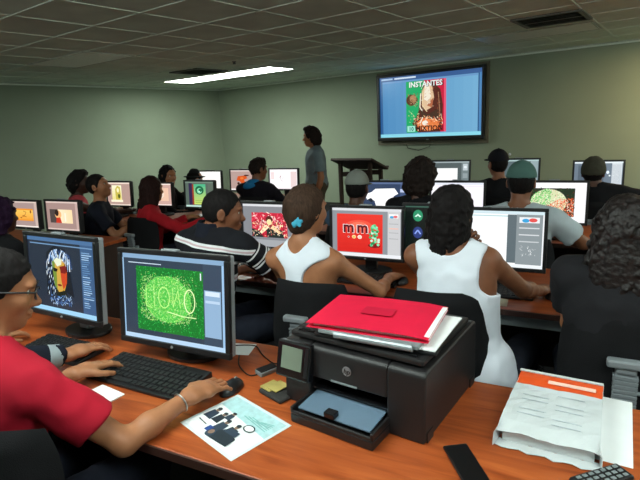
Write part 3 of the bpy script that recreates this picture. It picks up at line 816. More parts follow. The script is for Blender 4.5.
s += [('r', .04, .06, .96, .92, 'b5968c'), ('g', .20, .14, .62, .88, 'e6d878', 'f3efd0', 6, False), ('p', [(.36, .20), (.34, .70), (.44, .86), (.56, .80), (.58, .4), (.52, .2)], 'c9b94e'), ('e', .50, .40, .05, .10, '4e5a20'), ('e', .46, .66, .05, .10, 'f4efc0'), ('r', .14, .14, .66, .24, 'f8efd2')]
S['olive_statue'] = s
s = window('a8908c', 'd8c5bb', 'c9b2a8', .86)
s += [('r', .06, .24, .80, .72, 'e8922e'), ('g', .06, .30, .80, .66, 'f0a43c', 'f6c65c', 5, False), ('l', [(.40, .62), (.52, .58), (.46, .46), (.34, .42), (.52, .40)], .025, 'a85f1c'), ('e', .70, .60, .03, .06, '8a4a18'), ('e', .30, .36, .04, .03, 'b56e20'), ('r', 0, 0, 1, .05, 'f2e8df')]
S['orange_scene'] = s
s = window('a78a84', 'd8c2ba', 'c4a8a0', .90)
s += [('r', .10, .24, .36, .72, '4e4240'), ('g', .36, .24, .80, .72, 'fbe9c8', 'f6d9a8', 6, True), ('e', .36, .54, .10, .15, 'f2b478'), ('p', [(.28, .24), (.30, .42), (.42, .44), (.46, .24)], 'c8321e'), ('e', .32, .60, .06, .12, '2e1c18'), ('r', .56, .30, .60, .6, 'f8f0de')]
S['portrait_warm'] = s
s = window('cda79c', 'efe0d8', None)+[('r', .3, .2, .9, .8, 'e9c2a8'), ('e', .6, .5, .15, .2, 'f3dcc8')]
S['pinkish'] = s
# television: photo editor showing a bi-colour poster
s = [('r', 0, 0, 1, 1, '5d9ccc'), ('g', 0, .05, 1, .94, '4f8fc4', '78b4da', 12, True), ('r', 0, .93, 1, 1, '3b5f96'), ('r', .02, .955, .14, .98, 'a9c8e8'), ('r', .16, .955, .38, .98, 'd6e8f8'), ('r', 0, .90, .96, .925, '6d9cce'), ('r', 0, 0, 1, .055, '8fe0f2'), ('r', 0, .055, .03, .94, '2c5f96'), ('r', .965, .055, .975, .94, '24507e'), ('r', .975, .055, 1, .94, '4d86bd')]
s += [('r', .28, .07, .46, .90, '1fb06a'), ('r', .46, .07, .66, .90, 'd01f42'), ('r', .655, .07, .675, .90, 'f25a78'),
      ('p', [(.40, .07), (.34, .22), (.40, .38), (.42, .60), (.46, .84), (.54, .88), (.62, .74), (.645, .5), (.64, .25), (.62, .07)], '5a2a20'),
      ('e', .335, .60, .055, .09, '5b3a24'), ('e', .35, .62, .035, .06, 'b98a62'), ('p', [(.38, .10), (.44, .30), (.56, .30), (.63, .12)], 'e2642f'), ('e', .50, .20, .11, .11, 'f08548'),
      ('p', [(.44, .50), (.44, .72), (.48, .86), (.54, .82), (.56, .62), (.53, .46), (.48, .42)], 'e9c7a0'), ('p', [(.46, .60), (.47, .82), (.51, .84), (.53, .64), (.50, .56)], 'fbf1dc'), ('p', [(.49, .50), (.53, .58), (.555, .62), (.54, .46)], 'b86a48'), ('l', [(.43, .70), (.42, .48), (.46, .36), (.42, .22)], .02, 'f8eed6'), ('l', [(.45, .74), (.445, .5), (.49, .4)], .015, 'f2d8a8'),
      ('p', [(.42, .44), (.50, .36), (.60, .44), (.62, .30), (.52, .28), (.44, .32)], '4a3426'), ('e', .47, .22, .03, .04, 'fdf3e2'), ('l', [(.60, .7), (.615, .4), (.60, .2)], .015, 'a87a5a')]
s += [dabs(60, .46, .3, .64, .86, ['6b3526', '8a4a32', '3e1d18', 'a8603e', '54281e'], .03, .008, lambda x, y: x > .54+.3*(.6-y)**2), dabs(50, .30, .50, .40, .70, ['7a5434', 'a07850', '4a2e1c', 'c9a27a'], .022, .01), dabs(90, .36, .10, .64, .34, ['e87840', 'f6a468', 'c8502a', 'f9c48e', 'ffe2c0', 'd8482a'], .03, .014), dabs(50, .42, .42, .55, .86, ['f6dcb8', 'fff4de', 'dba578', 'c98a60', 'f9e8c4'], .025, .008), dabs(40, .29, .12, .42, .45, ['5cc98a', '9be0a0', '2fae6a', 'e6d69a'], .022, .012), ('r', .29, .085, .37, .18, 'a9f0dc'), ('t', '10', .33, .10, .09, '1b7c6a'), ('t', 'MIXTION', .51, .095, .115, '3a1512'), ('t', 'INSTANTES', .480, .80, .118, '17221f'), ('t', 'INSTANTES', .475, .806, .115, 'f2f8f4')]
S['tv'] = s
SM = emit_mat('lit_screen', 1.12)

def monitor(label, u0, u1, zt, zb, v, content, group='desktop computer screens', near=False, turn=0, zd=.74, silver=False, tilt=4.5):
    w = u1-u0; h = zt-zb
    t = thing('computer_monitor', label, 'computer monitor', ((u0+u1)/2, v, zd), turn, group)
    zc = (zt+zb)/2-zd; bz = .020 if near else .017; lowb = bz*1.15; dpt = .045
    b = MB()
    for x0, x1, z0, z1 in ((-w/2, w/2, h/2-bz, h/2), (-w/2, w/2, -h/2, -h/2+lowb), (-w/2, -w/2+bz, -h/2+lowb, h/2-bz), (w/2-bz, w/2, -h/2+lowb, h/2-bz)):
        b.box(x0, x1, 0, .018, zc+z0, zc+z1)
    link('bezel', b, M_black, t, bevel=.003)
    b = MB(); b.box(-w/2+.004, w/2-.004, .0182, dpt, zc-h/2+.004, zc+h/2-.004); b.box(-w*.3, w*.3, dpt, dpt+.03, zc-h*.3, zc+h*.25)
    link('rear_casing', b, M_silver if silver else M_black, t, bevel=.006)
    sw, sh_ = w-2*bz, h-bz-lowb
    link('screen', screen_mb(sw, sh_, S[content]), SM, t, loc=(0, .009, zc+(lowb-bz)/2))
    b = MB(); b.box(-.035, .035, -.004, .02, zc+h/2-.001, zc+h/2+.007); link('top_badge', b, M_silver, t, bevel=.002)
    b = MB(); b.lathe([(.001, 0), (.006, 0), (.006, .003), (.001, .004)], 12); link('power_button', b, M_silver, t, loc=(0, -.001, zc-h/2+lowb/2), rot=(PI/2, 0, 0))
    pv = Vector((0, 0, zc+h/2)); Q = Matrix.Translation(pv) @ Matrix.Rotation(R(-tilt), 4, 'X') @ Matrix.Translation(-pv)
    for ch in t.children:
        mw = Q @ (Matrix.Translation(ch.location) @ ch.rotation_euler.to_matrix().to_4x4()); ch.location = mw.to_translation(); ch.rotation_euler = mw.to_euler()
    b = MB(); b.box(-.035, .035, dpt+.01, dpt+.04, .02, zc); link('stand_neck', b, M_silver if silver else M_black, t, bevel=.005)
    b = MB(); n = 24; b.prism([(.12*math.cos(2*PI*i/n), .075+.085*math.sin(2*PI*i/n)) for i in range(n)], 0, .018)
    link('stand_base', b, M_black, t, bevel=.004)
    return t
def keyboard(label, x, y, z=.74, rz=0, keys=True, single=False, w=.44, d=.155, group='black keyboards'):
    t = thing('keyboard', label, 'keyboard', (x, y, z), rz, group)
    b = MB(); b.add([(-w/2, -d/2, 0), (w/2, -d/2, 0), (w/2, d/2, 0), (-w/2, d/2, 0), (-w/2, -d/2, .012), (w/2, -d/2, .012), (w/2, d/2, .024), (-w/2, d/2, .024)], [(0, 3, 2, 1), (4, 5, 6, 7), (0, 1, 5, 4), (1, 2, 6, 5), (2, 3, 7, 6), (3, 0, 4, 7)])
    link('keyboard_base', b, M_black, t, bevel=.004)
    rows = 6; n = 18; sx = (w-.02)/n; sy = (d-.018)/rows; pos = []
    for r in range(rows):
        c = 0
        while c < n:
            wd = 1
            if r == 0 and c == 4: wd = 5
            pos.append(((c+wd/2)*sx-w/2+.01, -d/2+.010+(r+.5)*sy, wd)); c += wd
    if single:
        ms = {}
        for x0, y0, wd in pos[:100]:
            if wd not in ms:
                k = MB(); a = sx*wd/2-.0016; c = sy/2-.0016
                k.add([(-a, -c, 0), (a, -c, 0), (a, c, 0), (-a, c, 0), (-a+.002, -c+.002, .006), (a-.002, -c+.002, .006), (a-.002, c-.002, .006), (-a+.002, c-.002, .006)], [(0, 3, 2, 1), (4, 5, 6, 7), (0, 1, 5, 4), (1, 2, 6, 5), (2, 3, 7, 6), (3, 0, 4, 7)])
                ms[wd] = k.mesh('key'); ms[wd].materials.append(M_blackm)
            link('key', ms[wd], None, t, loc=(x0, y0, .0125+.012*(y0+d/2)/d))
    else:
        k = MB()
        for x0, y0, wd in pos:
            a = sx*wd/2-.0016; c = sy/2-.0016; z0 = .0125+.012*(y0+d/2)/d
            k.add([(x0-a, y0-c, z0), (x0+a, y0-c, z0), (x0+a, y0+c, z0), (x0-a, y0+c, z0), (x0-a+.002, y0-c+.002, z0+.006), (x0+a-.002, y0-c+.002, z0+.006), (x0+a-.002, y0+c-.002, z0+.006), (x0-a+.002, y0+c-.002, z0+.006)], [(4, 5, 6, 7), (0, 1, 5, 4), (1, 2, 6, 5), (2, 3, 7, 6), (3, 0, 4, 7)])
        o = link('keys', k, M_blackm, t); o['kind'] = 'stuff'
    return t
def mouse(label, x, y, rz=PI/2, z=.74, group='computer mice', m=None):
    t = thing('computer_mouse', label, 'computer mouse', (x, y, z), rz, group)
    me = sdf_mesh('mouse_body', [ell((0, 0, .006), (.055, .031, .03)), half((0, 0, -1), (0, 0, .0))], .0035)
    link('mouse_body', me, m or M_black, t)
    b = MB(); b.lathe([(.001, -.003), (.009, -.003), (.009, .003), (.001, .003)], 12); link('scroll_wheel', b, M_grey, t, loc=(.028, 0, .027), rot=(PI/2, 0, 0))
    return t

# ------------------------------------------------------------------ screens on the desks  (u0, u1, top, bottom, depth)
monitor('black computer screen showing a bright green grass-lettering picture, front row', -1.572, -1.048, 1.178, .806, 1.33, 'grass', near=True, silver=True, turn=R(1), tilt=7)
monitor('black computer screen in the front row showing a blue and gold portrait of a face', -2.19, -1.69, 1.208, .838, 1.34, 'portrait', near=True, silver=True, turn=R(-3), tilt=6)
monitor('computer screen showing a red sweets advert with two letters and a green tree', -1.27, -.82, 1.144, .832, 2.59, 'sweets')
monitor('computer screen showing a blank white document before the woman in the sleeveless blouse', -.56, -.108, 1.152, .835, 2.59, 'document')
monitor('computer screen showing a red and gold concert picture beside the striped shirt man', -1.90, -1.46, 1.152, .850, 2.59, 'concert')
monitor('dark screen with four coloured round icons between the red advert and the white document', -.86, -.50, 1.150, .845, 2.68, 'icons')
monitor('screen showing a mosaic circle in green and orange on a white page, right', -.36, .084, 1.128, .812, 3.91, 'mosaic', silver=False)
monitor('screen with a plain white page between the dark haired student and the black cap student', -1.03, -.602, 1.125, .80, 3.91, 'plain_white')
monitor('screen with a white cut-out shape on blue beside the grey cap student', -1.62, -1.19, 1.125, .82, 3.91, 'cutout')
monitor('small green screen with a bright green poster left of the striped shirt man', -3.542, -3.150, 1.124, .835, 3.91, 'green_poster')
monitor('screen showing an olive yellow statue picture beside the man in the dark shirt', -4.668, -4.284, 1.110, .825, 3.91, 'olive_statue')
monitor('screen mostly hidden behind the long-haired student in red', -4.139, -3.70, 1.101, .84, 3.91, 'pinkish')
monitor('back row screen with a white page on grey, right of the dark haired student', -1.37, -.953, 1.176, .90, 5.22, 'photo_editor')
monitor('back row screen mostly hidden behind the teal cap student', -.70, -.310, 1.183, .90, 5.22, 'teal')
monitor('back row screen with grey panels in front of the student in the beanie', -.038, .381, 1.155, .87, 5.22, 'grey_editor')
monitor('back row screen with an orange creature drawing left of the dark hoodie student', -3.949, -3.53, 1.104, .82, 5.22, 'orange_creature')
monitor('back row screen with a pale sketch right of the dark hoodie student', -3.362, -2.943, 1.111, .84, 5.22, 'sketch')
monitor('back row screen glowing plain white beside the student in the brimmed hat', -4.50, -4.077, 1.090, .84, 5.22, 'blank')
monitor('screen with an orange picture at the far left edge of the room', -4.274, -3.917, 1.118, .868, 2.59, 'orange_scene')
monitor('screen with a warm portrait picture, second from the left edge', -3.838, -3.420, 1.127, .864, 2.59, 'portrait_warm')
keyboard('black keyboard under the hands of the man in the red shirt', -1.345, 1.185, single=True, w=.45, d=.185, rz=R(-1))
keyboard('black keyboard in front of the portrait screen in the front row', -1.86, 1.22, w=.36)
keyboard('black keyboard below the red sweets advert screen', -1.03, 2.47, w=.42, d=.14)
keyboard('black keyboard below the blank white document', -.36, 2.49, w=.42, d=.14)
keyboard('black keyboard below the concert picture screen', -1.68, 2.47, w=.40, d=.14)
keyboard('black keyboard below the mosaic circle screen', -.14, 3.78, w=.42, d=.14)
keyboard('black keyboard below the green poster screen', -3.35, 3.76, w=.4, d=.14)
keyboard('black keyboard below the olive statue screen', -4.48, 3.76, w=.4, d=.14)
mouse('black mouse under the right hand of the man in the red shirt', -1.0, 1.225)
mouse('black mouse under the right hand of the woman in the white tank top', -.81, 2.50)
mouse('black mouse under the right hand of the woman in the white sleeveless blouse', -.075, 2.51)

# television
tvc = wf(-3.515, 7.93, 1.80)
t = thing('television', 'large flat wall television showing a green and red poster', 'television', tvc, WR)
W_, H_ = 1.87, 1.10
b = MB()
for x0, x1, z0, z1 in ((-W_/2, W_/2, H_/2-.045, H_/2), (-W_/2, W_/2, -H_/2, -H_/2+.06), (-W_/2, -W_/2+.05, -H_/2+.06, H_/2-.045), (W_/2-.05, W_/2, -H_/2+.06, H_/2-.045)): b.box(x0, x1, -.02, .03, z0, z1)
link('bezel', b, M_black, t, bevel=.006)
b = MB(); b.box(-W_/2+.01, W_/2-.01, .0302, .06, -H_/2+.01, H_/2-.01); link('rear_casing', b, M_black, t)
tvm = emit_mat('television_screen', .95)
link('screen', screen_mb(W_-.1, H_-.105, S['tv']), tvm, t, loc=(0, .01, .0075))
b = MB(); b.box(-.02, .02, -.024, -.02, -.545, -.53); link('maker_badge', b, M_silver, t)
b = MB()
for x0, x1, z0, z1 in ((-.97, .97, .56, .595), (-.97, .97, -.62, -.57), (-.97, -.93, -.57, .56), (.93, .97, -.57, .56)): b.box(x0, x1, .061, .095, z0, z1)
b.box(-.93, .93, .085, .095, -.57, .56)
tag(link('television_backboard', b, mat('backboard_tan', '6d6a5a', .8), loc=tvc, rot=(0, 0, WR)), 'tan wooden backboard on the wall behind the television', 'backboard')
b = MB(); b.tube([(-.45, .07, -.56), (-.4, .07, -.68), (-.2, .07, -.72), (0, .07, -.66), (.02, .07, -.56)], .006, 6)
tag(link('television_cable', b, M_black, loc=tvc, rot=(0, 0, WR)), 'thin dark cable drooping under the wall television', 'cable')

# lectern
t = thing('lectern', 'dark wooden lectern with a slanted top standing near the front wall', 'lectern', (-2.97, 7.18, 0), R(-9))
Mt = Matrix.Translation((0, 0, .96)) @ Matrix.Rotation(R(-20), 4, 'X')
b = MB(); b.box(-.36, .36, -.27, .27, 0, .035, M=Mt); link('reading_top', b, M_deskdark, t, bevel=.004)
b = MB(); b.box(-.36, .36, .255, .27, .036, .06, M=Mt); link('book_ledge', b, M_deskdark, t)
for x in (-.25, .27):
    for y in (-.15, .17):
        b = MB(); b.box(x-.025, x+.025, y-.025, y+.025, .04, .955-y*.37); link('leg', b, M_deskdark, t)
for y in (-.15, .17):
    b = MB(); b.box(-.225, .245, y-.012, y+.012, .80, .87); link('apron', b, M_deskdark, t)
b = MB(); b.box(-.31, .33, -.21, .23, 0, .04); link('foot', b, M_deskdark, t)

# ------------------------------------------------------------------ office chairs
def chair_proto(label, x, y, rz=0, zs=0.):
    t = thing('office_chair', label, 'office chair', (x, y, 0), rz, 'black office chairs')
    V = []; F = []; n = 16
    def surf(y0, sgn):
        o = len(V)
        for j in range(n+1):
            for i in range(n+1):
                a, c = -1+2*i/n, -1+2*j/n
                r = (abs(a)**3+abs(c)**3)**(1/3); m = max(abs(a), abs(c)); k = 1 if r == 0 else m/r
                X, Zz = a*(.5+.5*k)*1, c*(.5+.5*k)
                X2 = X*(.205+.012*(-c)); edge = max(0, m-.8)/.2
                V.append((X2, -.175+.10*X*X+y0*(1-edge**3)+.02*c, .775+Zz*.185))
        for j in range(n):
            for i in range(n):
                q = (o+j*(n+1)+i, o+j*(n+1)+i+1, o+(j+1)*(n+1)+i+1, o+(j+1)*(n+1)+i); F.append(q if sgn > 0 else q[::-1])
    surf(-.028, 1); surf(.012, -1)
    b = MB(); b.add(V, F); link('backrest', b, M_chairf, t, smooth=True)
    b = MB(); b.box(-.235, .235, -.12, .33, .425, .455); link('seat', b, M_chairf, t, bevel=.014, seg=3)
    b = MB(); b.box(-.058, .058, -.245, -.21, .79, .82); b.box(-.03, .03, -.235, -.2, .765, .79); link('bracket', b, M_silver, t, bevel=.008)
    b = MB()
    for i in range(16):
        z = .50+i*.0165; b.box(-.036, .036, -.232-.0, -.205, z, z+.010)
    b.box(-.031, .031, -.228, -.208, .45, .79); link('ribbed_spine', b, M_silver, t)
    b = MB(); b.tube([(0, -.218, .46), (0, -.19, .415), (0, .1, .41)], .016, 8); link('support_bar', b, M_black, t)
    b = MB(); b.lathe([(.001, .10), (.03, .10), (.03, .27), (.022, .27), (.022, .425), (.001, .425)], 14, (0, .1, 0)); link('gas_column', b, M_black, t)
    b = MB(); b.tube([(.036, -.22, .70), (.075, -.22, .70)], .007, 8); b.lathe([(.001, -.01), (.016, -.01), (.016, .01), (.001, .01)], 10, (.08, -.22, .70)); link('height_knob', b, M_grey, t)
    for k in range(5):
        a = 2*PI*k/5+.3; ex, ey = .28*math.cos(a), .28*math.sin(a)+.1
        b = MB(); b.tube([(.02*math.cos(a), .1+.02*math.sin(a), .10), (ex, ey, .075)], [.024, .016], 8); l = link('base_leg', b, M_black, t)
        b = MB(); b.tube([(ex-.012, ey, .031), (ex+.012, ey, .031)], .028, 12); b.tube([(ex, ey, .05), (ex, ey, .08)], .008, 8); link('caster', b, M_black, l)
    return t
CH = chair_proto('black office chair with a silver spine behind the woman in the white tank top', -1.07, 2.02)
CH.scale = (1, 1, .955)
def put_chair(label, x, y, rz=0):
    c = copy_tree(CH); c.location = (x, y, 0); c.scale = (1, 1, .93) if y > 2.5 else (1, 1, .98); c.rotation_euler = (0, 0, rz); c['label'] = label; return c
put_chair('black office chair behind the woman in the white sleeveless blouse', -.475, 2.0, R(4))
put_chair('black office chair with a ribbed silver spine behind the curly haired woman at right', .18, 2.00)
put_chair('black office chair under the man in the striped polo shirt', -1.72, 1.98, R(-20))
put_chair('black office chair at the lower left under the man in the red shirt', -1.29, .70, R(8))
put_chair('black office chair under the person at the desk edge left of the red shirt man', -2.02, .66)
put_chair('office chair with a slim slanted spine behind the long-haired student in red', -3.40, 3.27, R(-8))
put_chair('office chair under the student in the grey cap', -1.43, 3.30)
put_chair('office chair under the dark haired student in the third row', -.95, 3.30)
put_chair('office chair under the student in the teal cap', -.29, 3.22)
put_chair('office chair under the young man in the dark shirt at left', -4.02, 3.2, R(-50))
put_chair('office chair under the person in the pink top', -4.58, 3.42, R(-40))
put_chair('office chair under the student in the black cap', -.64, 4.72)
put_chair('office chair under the student in the beanie', .12, 4.62)
put_chair('office chair under the student in the dark hoodie', -3.09, 4.52)
put_chair('office chair under the student in the brimmed hat', -4.08, 4.66)
put_chair('office chair under the curly haired woman at left facing the aisle', -4.13, 4.08, R(-70))
put_chair('office chair under the person at the far left edge', -3.41, 1.9)

# ------------------------------------------------------------------ printer and the things on it
PRZ = R(-8.5)
t = thing('printer', 'black all-in-one printer on the foreground desk with a folder on top', 'printer', (-.533, 1.415, .74), PRZ)
M_pr = mat('printer_black', '1b1a1b', .42, var=.1, bump=.08, bscale=200)
M_prs = mat('printer_black_gloss', '131315', .22, var=.05)
b = MB()
pf = [(-.205, .0), (-.2, .105), (-.195, .195), (-.185, .205), (.2, .215), (.21, .2), (.21, .0)]   # side profile y,z
def xprism(b, prof, x0, x1, mi=0):
    n = len(prof); vs = [(x0, y, z) for y, z in prof]+[(x1, y, z) for y, z in prof]
    b.add(vs, [tuple(range(n)), tuple(range(n, 2*n))[::-1]]+[(i, n+i, n+(i+1) % n, (i+1) % n) for i in range(n)], mi)
# body with an open mouth over the tray
xprism(b, pf, .125, .24); xprism(b, pf, -.24, -.14)
xprism(b, [(-.20, .105), (-.195, .195), (-.185, .205), (.2, .215), (.21, .2), (.21, .105)], -.1405, .1255)
b.box(-.1405, .1255, .0, .205, 0, .105)
link('body', b, M_pr, t, bevel=.008, seg=3)
b = MB(); b.box(-.225, .225, -.175, .18, .2125, .232); link('scanner_lid', b, M_pr, t, bevel=.006)
b = MB(); b.box(-.20, .2, -.165, -.155, .2325, .2355); link('lid_groove', b, M_prs, t)
b = MB(); b.box(-.138, .122, -.19, 0, .06, .068); link('output_shelf', b, M_prs, t)
b = MB(); b.box(-.145, .135, -.30, -.04, .001, .03); b.box(-.145, -.135, -.30, -.2, .03, .052); b.box(.125, .135, -.30, -.2, .03, .052); b.box(-.145, .135, -.30, -.292, .03, .04)
link('paper_tray', b, M_pr, t, bevel=.004)
b = MB(); b.add([(-.125, -.285, .047), (.118, -.285, .047), (.118, -.17, .058), (-.125, -.17, .058), (-.125, -.285, .044), (.118, -.285, .044), (.118, -.17, .055), (-.125, -.17, .055)], [(0, 1, 2, 3), (7, 6, 5, 4), (0, 4, 5, 1), (1, 5, 6, 2), (2, 6, 7, 3), (3, 7, 4, 0)])
link('tray_cover', b, mat('tray_cover_blue_grey', '5d7285', .35, var=.06), t)
b = MB(); b.box(-.03, .005, -.29, -.262, .046, .064); link('paper_stop', b, M_prs, t, bevel=.003)
Mc = Matrix.Translation((-.19, -.2, .155)) @ Matrix.Rotation(R(-14), 4, 'X')
b = MB(); b.box(-.062, .066, -.02, .012, -.065, .05, M=Mc); cp = link('control_panel', b, M_prs, t, bevel=.006)
b = MB(); b.box(-.04, .038, -.0225, -.0195, -.035, .034, M=Mc); link('touch_display', b, mat('display_grey_green', '6f7b6c', .3, var=.08), cp)
b = MB(); b.box(.048, .06, -.0215, -.0195, -.05, .04, M=Mc); link('side_button', b, M_black, cp)
b = MB(); b.tube([(.0, -.2035, .158), (.0, -.2065, .158)], .0145, 28); lg = link('logo_badge', b, mat('badge_silver', '8f9296', .35, metal=.6), t)
V_, F_ = text_polys('hp', 0, 0, .022, True)
b = MB(); b.add([(x*1.0+(y)*.25, -.2072, .151+y) for x, y in V_], F_); link('logo_letters', b, mat('badge_black', '141416', .4), lg)
b = MB(); b.box(-.06, .03, -.2035, -.2, .109, .114); link('tray_trim', b, M_grey, t)
b = MB()
for y in (-.17, .17): b.box(.2405, .243, y-.02, y+.02, .0, .03)
link('side_foot', b, M_black, t)

PT = .74+.232
def slab(name, lab, cat, cx, cy, z, w, d, h, rz, m, bev=.001, group=None):
    b = MB(); b.box(-w/2, w/2, -d/2, d/2, 0, h); o = link(name, b, m, loc=(cx, cy, z), rot=(0, 0, rz), bevel=bev); tag(o, lab, cat, group); return o
slab('document_tray', 'thin black tray on the printer beneath the grey binder and papers', 'tray', -.495, 1.385, PT+.0005, .38, .27, .010, R(-2), M_black, .003)
slab('paper_sheet', 'white paper sheets sticking out right beneath the red folder', 'paper', -.485, 1.39, PT+.0115, .36, .262, .004, R(-4), M_paper, .0005)
t = thing('ring_binder', 'grey binder with a rounded spine between red folder and papers', 'binder', (-.515, 1.355, PT+.0162), R(-3))
b = MB(); b.box(-.15, .165, -.115, .12, 0, .012); link('cover', b, M_grey, t, bevel=.003)
b = MB(); b.tube([(-.09, -.118, .006), (.15, -.118, .006)], .0105, 12); link('spine', b, M_silver, t, smooth=False)
t = thing('folder', 'bright red folder full of pages lying on top of the printer', 'folder', (-.527, 1.388, PT+.0292), R(1))
redm = mat('red_card', 'd6103a', .55, var=.05, bump=.1, bscale=30)
b = MB(); b.box(-.17, .187, -.115, .125, .001, .011); link('pages', b, M_paper, t)
def bent(z, thick, w=.375, d=.265, curl=.006):
    b = MB(); n = 12; V = []; 
    for j in (0, 1):
        for i in range(n+1):
            a = i/n; x = -w/2+w*a; zz = z+curl*math.sin(a*PI)*.6-(curl*max(0, a-.85)/.15*.8)
            V += [(x, -d/2, zz+j*thick), (x, d/2, zz+j*thick)]
    F = []
    o = 2*(n+1)
    for i in range(n):
        F += [(2*i, 2*i+1, 2*i+3, 2*i+2), (o+2*i, o+2*i+2, o+2*i+3, o+2*i+1), (2*i, 2*i+2, o+2*i+2, o+2*i), (2*i+1, o+2*i+1, o+2*i+3, 2*i+3)]
    F += [(0, o, o+1, 1), (2*n, 2*n+1, o+2*n+1, o+2*n)]
    b.add(V, F); return b
link('front_cover', bent(.0125, .0015), redm, t); link('back_cover', bent(-.001, .001, curl=0), redm, t)
b = MB(); b.box(-.05, .05, -.03, .03, .0225, .0228); link('cover_emboss', b, mat('red_card_dark', 'c60f37', .5), t)

# magazine sheet on the desk
t = thing('magazine_page', 'printed glossy page with a photo of musicians lying on the desk', 'magazine', (-.87, 1.065, .7402), R(-19))
pm = mat('page_white', 'cfdadb', .5, var=.04)
b = MB(); b.box(-.135, .135, -.107, .107, 0, .0012); link('page', b, pm, t)
cols = dict(sky='a9cdd0', d='1d2730', n='2d3c4c', g='6f8288', s='8d6f5c', w='e9eeee', b='274a8c', t='79b0ad')
pic = MB(); PM = {k: mat('print_'+k, v, .5, var=.12, vscale=60) for k, v in cols.items()}; PK = list(PM)
def pp(poly, c, L): pic.add([(x*.135, y*.107, .0014+L*.00008) for x, y in poly], [tuple(range(len(poly)))], PK.index(c))
def pel(cx, cy, rx, ry, c, L): pp([(cx+rx*math.cos(2*PI*i/14), cy+ry*math.sin(2*PI*i/14)) for i in range(14)], c, L)
pp([(-.93, -.9), (.93, -.9), (.93, .9), (-.93, .9)], 'w', 0)
pp([(-.93, .35), (.93, .1), (.93, .9), (-.93, .9)], 'sky', 1)
for i in range(6): pp([(-.1+.1*i, .40+.05*(i % 3)), (.75, .30+.07*i), (.75, .33+.07*i), (-.1+.1*i, .44+.05*(i % 3))], 't', 2+i)
for k, (x, y, sc_) in enumerate([(-.74, .02, .9), (-.46, .0, .8), (-.15, -.18, .95), (.18, -.15, 1.), (-.30, .2, .6)]):
    pp([(x-.16*sc_, y-.40*sc_), (x+.17*sc_, y-.42*sc_), (x+.13*sc_, y), (x-.12*sc_, y+.02)], 'd' if k % 2 else 'n', 10+k); pel(x, y+.09*sc_, .06, .11*sc_, 's', 16+k); pel(x-.005, y+.14*sc_, .065, .07*sc_, 'd', 22+k)
pp([(-.1, -.85), (.55, -.80), (.52, -.45), (.2, -.3), (-.05, -.45)], 'd', 28); pp([(.0, -.42), (.45, -.4), (.43, -.2), (.1, -.2)], 'n', 29); pel(.42, .10, .16, .15, 'd', 30); pel(.42, .10, .13, .11, 'w', 31)
pp([(-.36, -.72), (-.2, -.72), (-.2, -.5), (-.36, -.5)], 'b', 32); pel(-.12, -.7, .12, .16, 'n', 33); pel(-.13, -.66, .07, .1, 's', 34)
pp([(-.8, -.5), (-.45, -.55), (-.47, -.58), (-.8, -.54)], 'd', 35)
link('printed_picture', pic, [PM[k] for k in PK], t)

# ream wrapper on a loose sheet
slab('paper_sheet', 'single white sheet lying under the opened paper wrapper at right', 'paper', .075, 1.455, .7402, .20, .33, .001, R(-4), M_paper, 0)
t = thing('paper_ream', 'opened white and orange paper ream wrapper lying on the desk', 'paper ream', (-.02, 1.43, .7415), R(-4))
wp = mat('wrapper_white', 'c6ccce', .55, var=.06, bump=.5, bscale=18); orm = mat('wrapper_orange', 'e2531c', .5, var=.06, bump=.2, bscale=30)
w2, d2, hh = .112, .160, .056
b = MB(); b.box(-w2*.98, w2*.98, -d2+.004, d2, .0015, hh-.012); link('paper_stack', b, M_paper, t)
def cr(a): return rng.uniform(-a, a)
b = MB(); nx, ny = 12, 16; V = []; F = []; MI = []
for j in range(ny+1):
    for i in range(nx+1):
        x = -w2-.003+(2*w2+.006)*i/nx; y = -d2-.02+(2*d2+.025)*j/ny
        ed = j/ny; V.append((x*(1+.05*(1-ed)), y+(cr(.004) if j == 0 else 0), hh-.002+cr(.0018)-(.010*max(0, .12-ed)/.12 if ed < .12 else 0)))
for j in range(ny):
    for i in range(nx): F.append((j*(nx+1)+i, j*(nx+1)+i+1, (j+1)*(nx+1)+i+1, (j+1)*(nx+1)+i)); 
b.v = V; b.f = F; b.mi = [1 if f[0]//(nx+1) >= ny-4 else 0 for f in F]; b.c = [None]*len(F)
o = link('wrapper_top', b, [wp, orm], t); sm = o.modifiers.new('s', 'SOLIDIFY'); sm.thickness = .0012
for sx in (-1, 1):
    b = MB(); V = []; F = []
    for j in range(ny+1):
        for k in range(4):
            y = -d2-.02+(2*d2+.025)*j/ny; z = (hh-.003)*k/3
            fl = max(0, (.2-j/ny))*(.10 if k < 3 else .02)
            V.append((sx*(w2+.003+fl*.6)+cr(.0015), y-(3-k)*.004*(j == 0), z+.0005))
    for j in range(ny):
        for k in range(3): F.append((j*4+k, j*4+k+1, (j+1)*4+k+1, (j+1)*4+k))
    b.add(V, F); o = link('wrapper_side', b, wp, t); sm = o.modifiers.new('s', 'SOLIDIFY'); sm.thickness = .0012
b = MB(); V = []; F = []
for j in range(5):
    for i in range(nx+1):
        V.append((-w2*1.12+2.24*w2*i/nx, -d2-.022+.035*j/4-.012*abs(math.sin(i*1.1)), .001+.0035*(j == 0)*abs(math.sin(i*.9))+.0003*j))
for j in range(4):
    for i in range(nx): F.append((j*(nx+1)+i, j*(nx+1)+i+1, (j+1)*(nx+1)+i+1, (j+1)*(nx+1)+i))
b.add(V, F); o = link('wrapper_flap', b, wp, t); sm = o.modifiers.new('s', 'SOLIDIFY'); sm.thickness = .0012
b = MB(); b.box(-.03, .098, d2-.058, d2-.038, hh+.0008, hh+.0016); link('title_strip', b, mat('wrapper_title_pale', 'f3c8b8', .5), t)
b = MB()
for j in range(7):
    for k in range(2):
        if (j+k) % 3 == 0: continue
        x0 = -.085+.09*k; y = -.12+.026*j; b.box(x0, x0+.07, y, y+.004, hh+.0008, hh+.0014)
